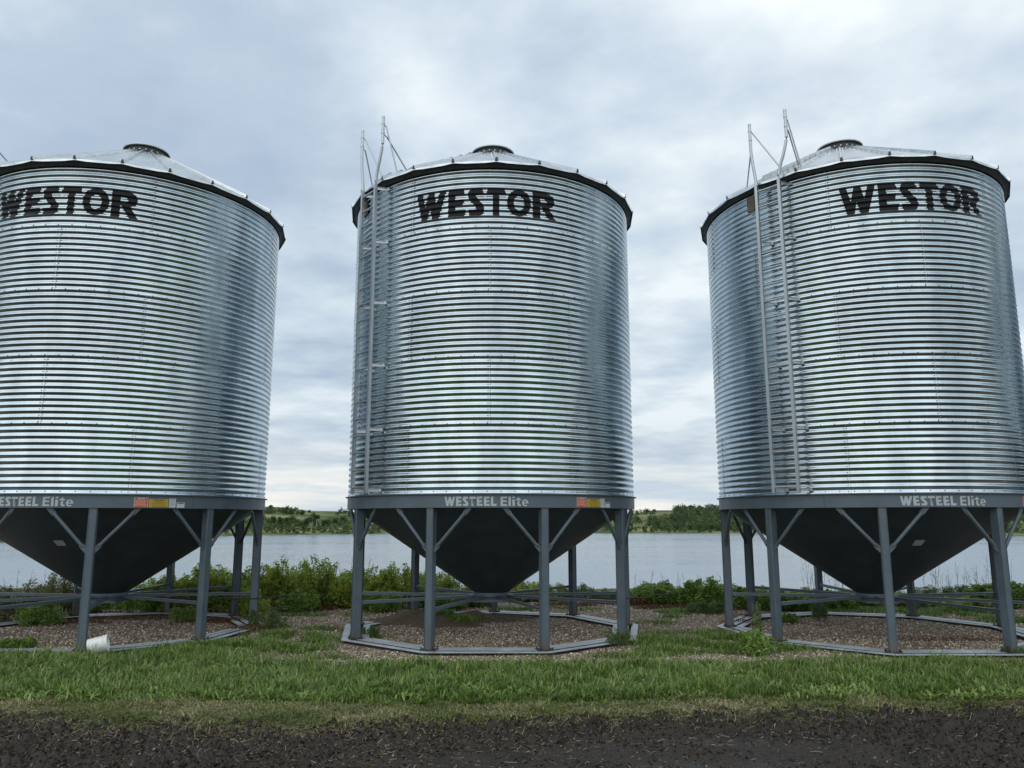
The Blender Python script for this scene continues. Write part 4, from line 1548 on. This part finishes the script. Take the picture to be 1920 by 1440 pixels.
HG = 'bushy hedge along the bank behind the bins'
SH = [
    # kind, x, base, top, width, label
    ('red', 0, 1168, 1100, 90, 'reddish shrub cut by the left picture edge behind the left bin'),
    ('red', 55, 1160, 1092, 110, 'low grey-green and red shrub left of the left bin hopper'),
    ('dark', 70, 1172, 1128, 95, 'dark green bush on the gravel at far left under the struts'),
    ('red', 118, 1150, 1070, 80, 'tallest reddish feathery shrub at left beside the left hopper cone'),
    ('dark', 160, 1148, 1118, 70, 'low dark shrub directly behind the front leg of the left bin'),
    ('green', 222, 1146, 1108, 40, 'small yellow-green sapling under the left bin outlet'),
    ('dark', 262, 1150, 1096, 80, 'dark shrub behind the left bin outlet'),
    ('green', 320, 1148, 1072, 90, 'green shrub rising between the back legs of the left bin'),
    ('green', 372, 1146, 1066, 90, 'tall green shrub seen right of the left hopper cone'),
    ('dark', 345, 1166, 1132, 60, 'small dark bush inside the skid ring of the left bin'),
    ('green', 425, 1148, 1064, 100, 'green shrub behind the right legs of the left bin'),
    ('green', 472, 1160, 1108, 60, 'yellowish bush touching the right leg of the left bin'),
    ('green', 480, 1146, 1068, 80, 'leafy shrub just right of the left bin legs'),
    ('green', 532, 1144, 1056, 90, 'full light green shrub in the gap between left and middle bins, left one'),
    ('dark', 560, 1148, 1100, 70, 'dark foot of the hedge in the gap right of the left bin'),
    ('green', 592, 1142, 1054, 70, 'narrow shrub with a leafy tip standing above the hedge in the left gap'),
    ('green', 640, 1140, 1072, 80, 'green shrub ending the left gap beside the middle bin front leg'),
    ('dead', 612, 1140, 1098, 55, 'dead brown bush in the hedge of the left gap'),
    ('green', 690, 1140, 1062, 90, 'light green shrub behind the left legs of the middle bin'),
    ('dark', 712, 1146, 1098, 80, 'dark low shrub behind the left legs of the middle bin'),
    ('green', 748, 1140, 1066, 90, 'green shrub left of the back leg of the middle bin'),
    ('green', 812, 1138, 1072, 80, 'green shrub right of the front left leg of the middle bin'),
    ('dark', 840, 1144, 1108, 80, 'dark low shrub left of the middle bin outlet'),
    ('green', 868, 1138, 1088, 80, 'yellow-green shrub next to the middle hopper tip, left side'),
    ('dark', 905, 1138, 1108, 60, 'dark low shrub behind the middle bin outlet'),
    ('green', 975, 1128, 1090, 70, 'yellow-green shrub next to the middle hopper tip, right side'),
    ('green', 1035, 1126, 1094, 80, 'pale green shrub behind the front right leg of the middle bin'),
    ('weed', 1085, 1126, 1090, 60, 'loose shrub right of the back right leg of the middle bin'),
    ('weed', 1135, 1126, 1102, 70, 'low scrub seen between the right legs of the middle bin'),
    ('low', 1215, 1134, 1094, 80, 'leafy bush just right of the middle bin legs'),
    ('dark', 1238, 1132, 1084, 50, 'bush with upright leafy tips in the right gap'),
    ('low', 1280, 1136, 1104, 70, 'rounded low bush in the middle of the right gap'),
    ('low', 1330, 1140, 1090, 80, 'broad-leaved dark bush left of the right bin legs'),
    ('weed', 1325, 1150, 1126, 70, 'grey-green spiky weed clump on the gravel in the right gap'),
    ('low', 1385, 1142, 1096, 80, 'broad-leaved bush behind the left legs of the right bin'),
    ('low', 1435, 1144, 1104, 70, 'leafy bush between the left legs of the right bin'),
    ('low', 1495, 1144, 1108, 90, 'low green bush right of the left front leg of the right bin'),
    ('low', 1560, 1142, 1110, 90, 'low green bush behind the right bin outlet, left of it'),
    ('low', 1625, 1138, 1112, 80, 'low green bush directly behind the right bin outlet'),
    ('weed', 1690, 1132, 1108, 70, 'low scrub right of the right hopper tip'),
    ('weed', 1750, 1120, 1096, 90, 'thin low scrub on the bank below the pale grass stalks'),
    ('weed', 1820, 1120, 1096, 90, 'thin low scrub left of the rightmost legs'),
    ('low', 1900, 1140, 1092, 80, 'green bush at the right picture edge behind the right bin'),
    ('low', 1530, 1136, 1106, 90, 'green ground bush between the back legs of the right bin'), ('low', 1590, 1140, 1112, 90, 'green bush low behind the right bin cone tip'),
    ('green', 1660, 1138, 1108, 90, 'yellow-green bush just right of the right hopper tip'), ('weed', 1720, 1142, 1120, 90, 'mixed green and brown weeds behind the back right leg of the right bin'),
    ('green', 1800, 1146, 1122, 90, 'yellow-green weed bank between the back right legs of the right bin'), ('low', 1860, 1130, 1098, 90, 'low leafy bush behind the front right leg of the right bin'),
    # second row, further back
    ('green', 300, 1136, 1080, 110, 'back row shrub behind the left bin, left'), ('green', 400, 1134, 1072, 110, 'back row shrub behind the left bin, right'),
    ('green', 500, 1132, 1074, 110, 'back row shrub right of the left bin'), ('green', 665, 1130, 1074, 100, 'back row shrub left of the middle bin'),
    ('green', 785, 1130, 1078, 100, 'back row shrub behind the middle bin'),
    ('dead', 1395, 1160, 1148, 40, 'dead russet weeds at the left legs of the right bin'),
]
for i, (kd, x, b, tp, w, lb) in enumerate(SH):
    nm = 'dead_bush' if kd == 'dead' else ('weed_clump' if kd == 'weed' else 'shrub')
    shrub(nm, kd, i % 3, x, b, tp, w, lb, 'shrub', HG if b < 1150 else None, 0.8)
# weeds on the yard
shrub('tall_weed', 'tall', 1, 1418, 1226, 1132, 48, 'tall thin leafy weed standing before the left front leg of the right bin', 'weed', None, 0.9)
shrub('leafy_weed', 'low', 2, 1420, 1230, 1180, 62, 'bushy foot of weeds at the left front of the right bin skid', 'weed', None, 0.8)
shrub('leafy_weed', 'weed', 1, 1537, 1165, 1124, 36, 'leafy weed growing up a back leg of the right bin', 'weed', None, 0.8)
shrub('leafy_weed', 'low', 1, 1480, 1168, 1150, 40, 'low dark weed tuft inside the right bin skid ring, left side', 'weed', None, 0.8)
shrub('leafy_weed', 'low', 0, 832, 1168, 1154, 45, 'left one of two low weed tufts inside the middle bin skid ring', 'weed', None, 0.6)
shrub('leafy_weed', 'low', 2, 870, 1172, 1153, 55, 'right one of two low weed tufts inside the middle bin skid ring', 'weed', None, 0.6)
shrub('leafy_weed', 'weed', 2, 695, 1194, 1168, 34, 'small leafy weed on the skid left end of the middle bin', 'weed', None, 0.8)
shrub('leafy_weed', 'weed', 0, 500, 1180, 1140, 70, 'grey-green weed clump at the right side of the left bin', 'weed', None, 0.8)
shrub('leafy_weed', 'weed', 1, 1160, 1212, 1180, 50, 'grass-like weed clump at the front right leg of the middle bin', 'weed', None, 0.8)
shrub('leafy_weed', 'low', 1, 30, 1216, 1196, 70, 'low weed patch inside the left bin skid at the picture edge', 'weed', None, 0.7)
shrub('leafy_weed', 'weed', 2, 1900, 1230, 1208, 40, 'small weed tuft at the rightmost front leg', 'weed', None, 0.7)


def soil_heap():
    nr, na = 26, 96
    V = []; F = []
    for (cx, cy, rx, ry, h) in ((-1.75, 16.25, 1.35, 0.75, 0.22), (-0.75, 16.8, 1.4, 0.42, 0.13)):
        o_ = len(V)
        for i in range(nr + 1):
            q = i / nr
            for k in range(na):
                a = 2 * pi * k / na
                w = 1 + 0.18 * sin(3 * a + cx) + 0.1 * sin(7 * a)
                x = cx + rx * q * w * cos(a); y = cy + ry * q * w * sin(a)
                V.append((x, y, h * (1 - q) ** 1.1 * (1 + .2 * sin(5 * x))))
        for i in range(nr):
            for k in range(na):
                F.append((o_ + i * na + k, o_ + (i + 1) * na + k, o_ + (i + 1) * na + (k + 1) % na, o_ + i * na + (k + 1) % na))
    V = np.array(V)
    V[:, 2] += yard_z(V[:, 0], V[:, 1]) * .3 + 0.05 * (vnoise(V[:, 0], V[:, 1], 9, 95, 4, .7) - .35)
    m, t, b = new_mat('brown_soil')
    n_ = noise(t, objco(t), 25, 5, 0.7)
    r = ramp(t, [(0.3, (0.055, 0.038, 0.024)), (0.7, (0.17, 0.125, 0.085))])
    t.links.new(n_.outputs[0], r.inputs[0]); t.links.new(r.outputs[0], b.inputs['Base Color'])
    b.inputs['Roughness'].default_value = 0.95
    bump(t, b, n_.outputs[0], 0.8, 0.03)
    o = link_mesh('soil_heap', np_mesh('soil_heap', V, F, smooth=True), m)
    tag(o, 'low heap of loose brown soil at the back of the middle bin skid', 'soil', kind='stuff')


soil_heap()


def stalks():
    """pale bare stems standing above the bank weeds"""
    mb = MB()
    spots = [(1500, 1900, 90, 1118, 1040), (1185, 1370, 16, 1125, 1068), (560, 690, 22, 1130, 1040), (800, 900, 14, 1130, 1050), (10, 150, 22, 1140, 1062)]
    for (x0, x1, n, yb, yt) in spots:
        for i in range(n):
            xp = random.uniform(x0, x1)
            x, y = px2g(xp, yb + random.uniform(-6, 8))
            top = random.uniform(yt, yt + 45)
            h = CAM_H + y * tan(PITCH - atan((top - 720) / FPX))
            z = float(yard_z(x, y)) if y < 22.4 else float(terrain_z(x, y))
            lx, ly = random.gauss(0, .12), random.gauss(0, .1)
            p0 = Vector((x, y, z)); p1 = Vector((x + lx * h, y + ly * h, z + h))
            mb.tube([p0, p0.lerp(p1, .5) + Vector((0, 0, .02)), p1], [0.004, 0.0035, 0.0018], 4, False)
            for j in range(random.randint(2, 6)):
                t = random.uniform(.45, .95); q = p0.lerp(p1, t)
                e = q + Vector((random.gauss(0, .06), random.gauss(0, .05), random.uniform(.04, .14)))
                mb.tube([q, e], [0.003, 0.0018], 4, False)
    m = paint('pale_dry_stem', (0.20, 0.165, 0.125), 0.9, 0.3)
    o = mb.build('dry_stalks', m)
    tag(o, 'thin bare dry stalks standing above the weeds on the lake bank', 'dry stalks', kind='stuff')


stalks()


def dead_litter():
    """russet dead weeds lying along the back of the yard"""
    Vs, Fs, Ts = [], [], []; off = 0
    spots = [(1205, 1135, 0.55, .3, .22, 1600), (1250, 1141, .8, .2, .06, 900), (590, 1143, .55, .25, .12, 1000), (628, 1139, .5, .25, .16, 900), (985, 1126, 1.1, .3, .14, 1600), (1060, 1136, .8, .25, .08, 700),
             (420, 1166, .7, .3, .06, 900), (470, 1182, .5, .3, .07, 700), (260, 1160, 1.4, .25, .04, 900), (120, 1168, 1.0, .2, .05, 500), (1390, 1170, .4, .4, .05, 500), (1720, 1142, 1.0, .5, .10, 1600), (1800, 1135, 1.2, .6, .12, 1800), (1560, 1145, .8, .2, .05, 500), (1780, 1200, .9, .2, .02, 200), (1130, 1132, .5, .3, .10, 700)]
    for (xp, yp, rx, ry, h, n) in spots:
        cx, cy = px2g(xp, yp)
        q = np.sqrt(RNG.random(n)); a = RNG.random(n) * 2 * pi
        X = cx + rx * q * np.cos(a); Y = cy + ry * q * np.sin(a)
        Z = yard_z(X, Y) + h * (1 - q ** 2) * RNG.random(n) ** .6 + 0.01
        C = np.stack([X, Y, Z], -1)
        V, F, T = leaf_cards(C, np.full(n, 0.13), np.clip(RNG.normal(.45, .25, n), 0, 1), 0.0, 0.10)
        Vs.append(V); Fs.append(F + off); Ts.append(T); off += len(V)
    V = np.concatenate(Vs); V[:, 2] = np.maximum(V[:, 2], -0.01)
    o = link_mesh('dead_weeds', np_mesh('dead_weeds', V, np.concatenate(Fs), np.concatenate(Ts)), M['dead'])
    tag(o, 'russet dead weeds and litter lying in low heaps behind the bins', 'dead weeds', kind='stuff')


dead_litter()


# ------------------------------------------------------------------ far shore
def hill_pt(xpx, ypx):
    """first terrain point beyond the lake seen at this pixel"""
    el_ = PITCH - atan((ypx - 720) / FPX)
    r = np.linspace(180, 900, 2880)
    d = r * cos(PITCH) + (r * tan(el_)) * sin(PITCH)
    x = (xpx - 960) / FPX * d
    z = terrain_z(x, r)
    ray = CAM_H + r * tan(el_)
    hit = np.where((z > ray) & (z > WATER + .1))[0]
    if len(hit) == 0: return None
    i = hit[0]
    return x[i], r[i], z[i]


def crown_pts(rg, n, h, w, base=0.25):
    lobes = 7
    C = []
    for i in range(lobes):
        a = rg.random() * 2 * pi; q = rg.random() ** .5 * w * .33
        zc_ = h * (base + (1 - base) * (0.2 + 0.65 * rg.random()))
        rr = w * (0.20 + 0.16 * rg.random())
        m = n // lobes
        d = rg.normal(0, 1, (m, 3)); d /= np.linalg.norm(d, axis=1)[:, None]
        d *= (rg.random((m, 1)) ** 0.45)
        C.append(np.array([q * cos(a), q * sin(a), zc_]) + d * np.array([rr, rr, rr * 1.15]))
    return np.concatenate(C)


def far_woods():
    """the continuous scrub and woodland on the far bank"""
    rg = np.random.default_rng(5)
    Vs, Fs, Ts = [], [], []; off = 0
    Vp, Fp, Tp = [], [], []; offp = 0
    def zone(n, x0, x1, y0, y1, h0, h1, pale=0.25, mask=None, leaves=70):
        nonlocal off, offp
        for i in range(n):
            xp, yp = rg.uniform(x0, x1), rg.uniform(y0, y1)
            if mask is not None and not mask(xp, yp): continue
            p = hill_pt(xp, yp)
            if p is None: continue
            h = rg.uniform(h0, h1)
            C = crown_pts(rg, leaves, h, h * rg.uniform(.8, 1.25), 0.05) + np.array([p[0], p[1], p[2] - 0.3])
            V, F, T = leaf_cards(C, np.full(len(C), 0.34 + 0.10 * h), np.clip(rg.normal(.5, .2, len(C)) + rg.normal(0, .2), 0, 1), 0.4, 0.8)
            if rg.random() < pale:
                Vp.append(V); Fp.append(F + offp); Tp.append(T); offp += len(V)
            else:
                Vs.append(V); Fs.append(F + off); Ts.append(T); off += len(V)
    # left gap and the strip beneath the left bin
    zone(150, 495, 720, 992, 1000.0, 0.8, 1.8, .6)
    zone(40, 495, 580, 986, 996, 1.6, 2.8, .35)
    zone(45, 590, 720, 986, 994, 1.2, 2.4, .5)
    zone(24, 497, 560, 958, 966, 2.5, 4.0, .1)
    zone(36, 500, 600, 977, 988, 2.5, 4.0, .4)
    zone(34, 615, 720, 974, 987, 2.5, 4.0, .35)
    zone(40, 632, 730, 960, 971, 2.5, 4.0, .1)
    zone(60, 400, 497, 965, 1002, 2.0, 4.0, .3)
    zone(80, -30, 180, 985, 1014, 1.5, 3.0, .3)
    # right gap
    zone(90, 1170, 1370, 990, 998.5, 1.2, 2.2, .4)
    zone(240, 1215, 1370, 974, 995, 2.5, 4.5, .22, lambda x, y: y > 1000 - (x - 1180) * .9 or y > 974 + rg.random() * 6)
    zone(190, 1262, 1370, 955, 978, 3.0, 5.0, .22)
    zone(70, 1265, 1370, 952, 960, 3.5, 5.0, .05)
    zone(22, 1170, 1202, 972, 990, 2.5, 4.0, .2)
    zone(26, 1165, 1232, 962.0, 966, 2.5, 4, .0)
    zone(60, 1100, 1175, 970, 996, 2.5, 4.5, .3)
    zone(220, 1370, 1480, 955, 998, 2.5, 4.5, .25)
    zone(160, 1800, 1960, 965, 1003, 2.5, 4.5, .25)
    o = link_mesh('woodland', np_mesh('woodland', np.concatenate(Vs), np.concatenate(Fs), np.concatenate(Ts)), M['tree_leaf'])
    tag(o, 'dark green woodland and scrub covering the hills across the lake', 'woodland', kind='stuff')
    o = link_mesh('pale_scrub', np_mesh('pale_scrub', np.concatenate(Vp), np.concatenate(Fp), np.concatenate(Tp)), M['tree_leaf_pale'])
    tag(o, 'paler green brush mixed along the shore across the lake', 'scrub', kind='stuff')


far_woods()

TREES = [  # x, base y, top y, width px, bark, label
    (507, 957, 947, 8, 'bark', 'lone round tree on the ridge just right of the left bin'),
    (535, 965, 951, 10, 'bark', 'round tree on the ridge in the left gap, second from the left bin'),
    (546, 966, 954, 8, 'bark', 'small tree on the hill crest right of the round ridge tree'),
    (566, 966, 958, 9, 'bark', 'broad dark bush-like tree alone on the pale slope'),
    (580, 962, 956, 6, 'bark', 'tiny tree on the skyline over the pale slope'),
    (512, 985, 968, 12, 'bark', 'tree at the left end of the shore wood beside the left bin'),
    (524, 988, 966, 14, 'bark', 'dark tree in the left shore wood'),
    (538, 987, 967, 14, 'bark', 'big leafy tree in the middle of the left shore wood'),
    (551, 986, 969, 12, 'bark', 'dark tree right in the left shore wood, before the pale slope'),
    (574, 988, 972, 10, 'bark', 'slim tree between the shore wood and the tall poplars'),
    (585, 988, 962, 14, 'pale_bark', 'tallest poplar on the far shore with a pale trunk'),
    (593, 988, 963, 12, 'pale_bark', 'poplar right beside the tallest one'),
    (607, 988, 976, 8, 'pale_bark', 'thin pale-trunked birch on the far shore in the left gap'),
    (614, 988, 971, 10, 'bark', 'dark tree right of the thin pale birch'),
    (628, 984, 968, 14, 'bark', 'tree beside the pale clearing left of the middle bin'),
    (643, 986, 967, 14, 'bark', 'broad tree close to the middle bin on the far shore'),
    (1197, 980, 970, 9, 'bark', 'lone tree on the slope right of the middle bin'),
    (1270, 966, 952, 14, 'bark', 'first dark tree where the wood meets the grassy hilltop'),
    (1296, 960, 949, 12, 'bark', 'tree on the right skyline above the wood'),
    (1312, 960, 950, 10, 'bark', 'tree at the centre of the right skyline'),
    (1338, 960, 949, 14, 'bark', 'tree on the skyline next to the right bin')]


def far_tree(i, x, yb, yt, wpx, bark, label):
    rg = np.random.default_rng(900 + i)
    p = hill_pt(x, yb)
    k = 0
    while p is None and k < 12:
        k += 1; p = hill_pt(x, yb + k * 0.8)
    if p is None: return
    h = CAM_H + p[1] * tan(PITCH - atan((yt - 720) / FPX)) - p[2]
    w = wpx / FPX * p[1]
    o = empty('poplar_tree' if bark == 'pale_bark' else 'tree', p)
    C = crown_pts(rg, 420, h, w, 0.28 if bark == 'pale_bark' else .12)
    V, F, T = leaf_cards(C, np.full(len(C), 0.55), np.clip(rg.normal(.45, .22, len(C)), 0, 1), 0.4, 0.8)
    f = link_mesh('crown', np_mesh('crown', V, F, T), M['tree_leaf'], o)
    mb = MB()
    mb.tube([(0, 0, -.3), (0.1, 0, h * .4), (0.0, 0, h * .8)], [0.15, 0.12, 0.05], 7)
    for j in range(4):
        a = rg.random() * 6.28
        mb.tube([(0.05, 0, h * (.3 + .1 * j)), (cos(a) * w * .25, sin(a) * w * .25, h * (.5 + .1 * j))], [0.09, 0.03], 5)
    mb.build('trunk', M[bark], o)
    tag(o, label, 'tree')


for i, tdef in enumerate(TREES):
    far_tree(i, *tdef)
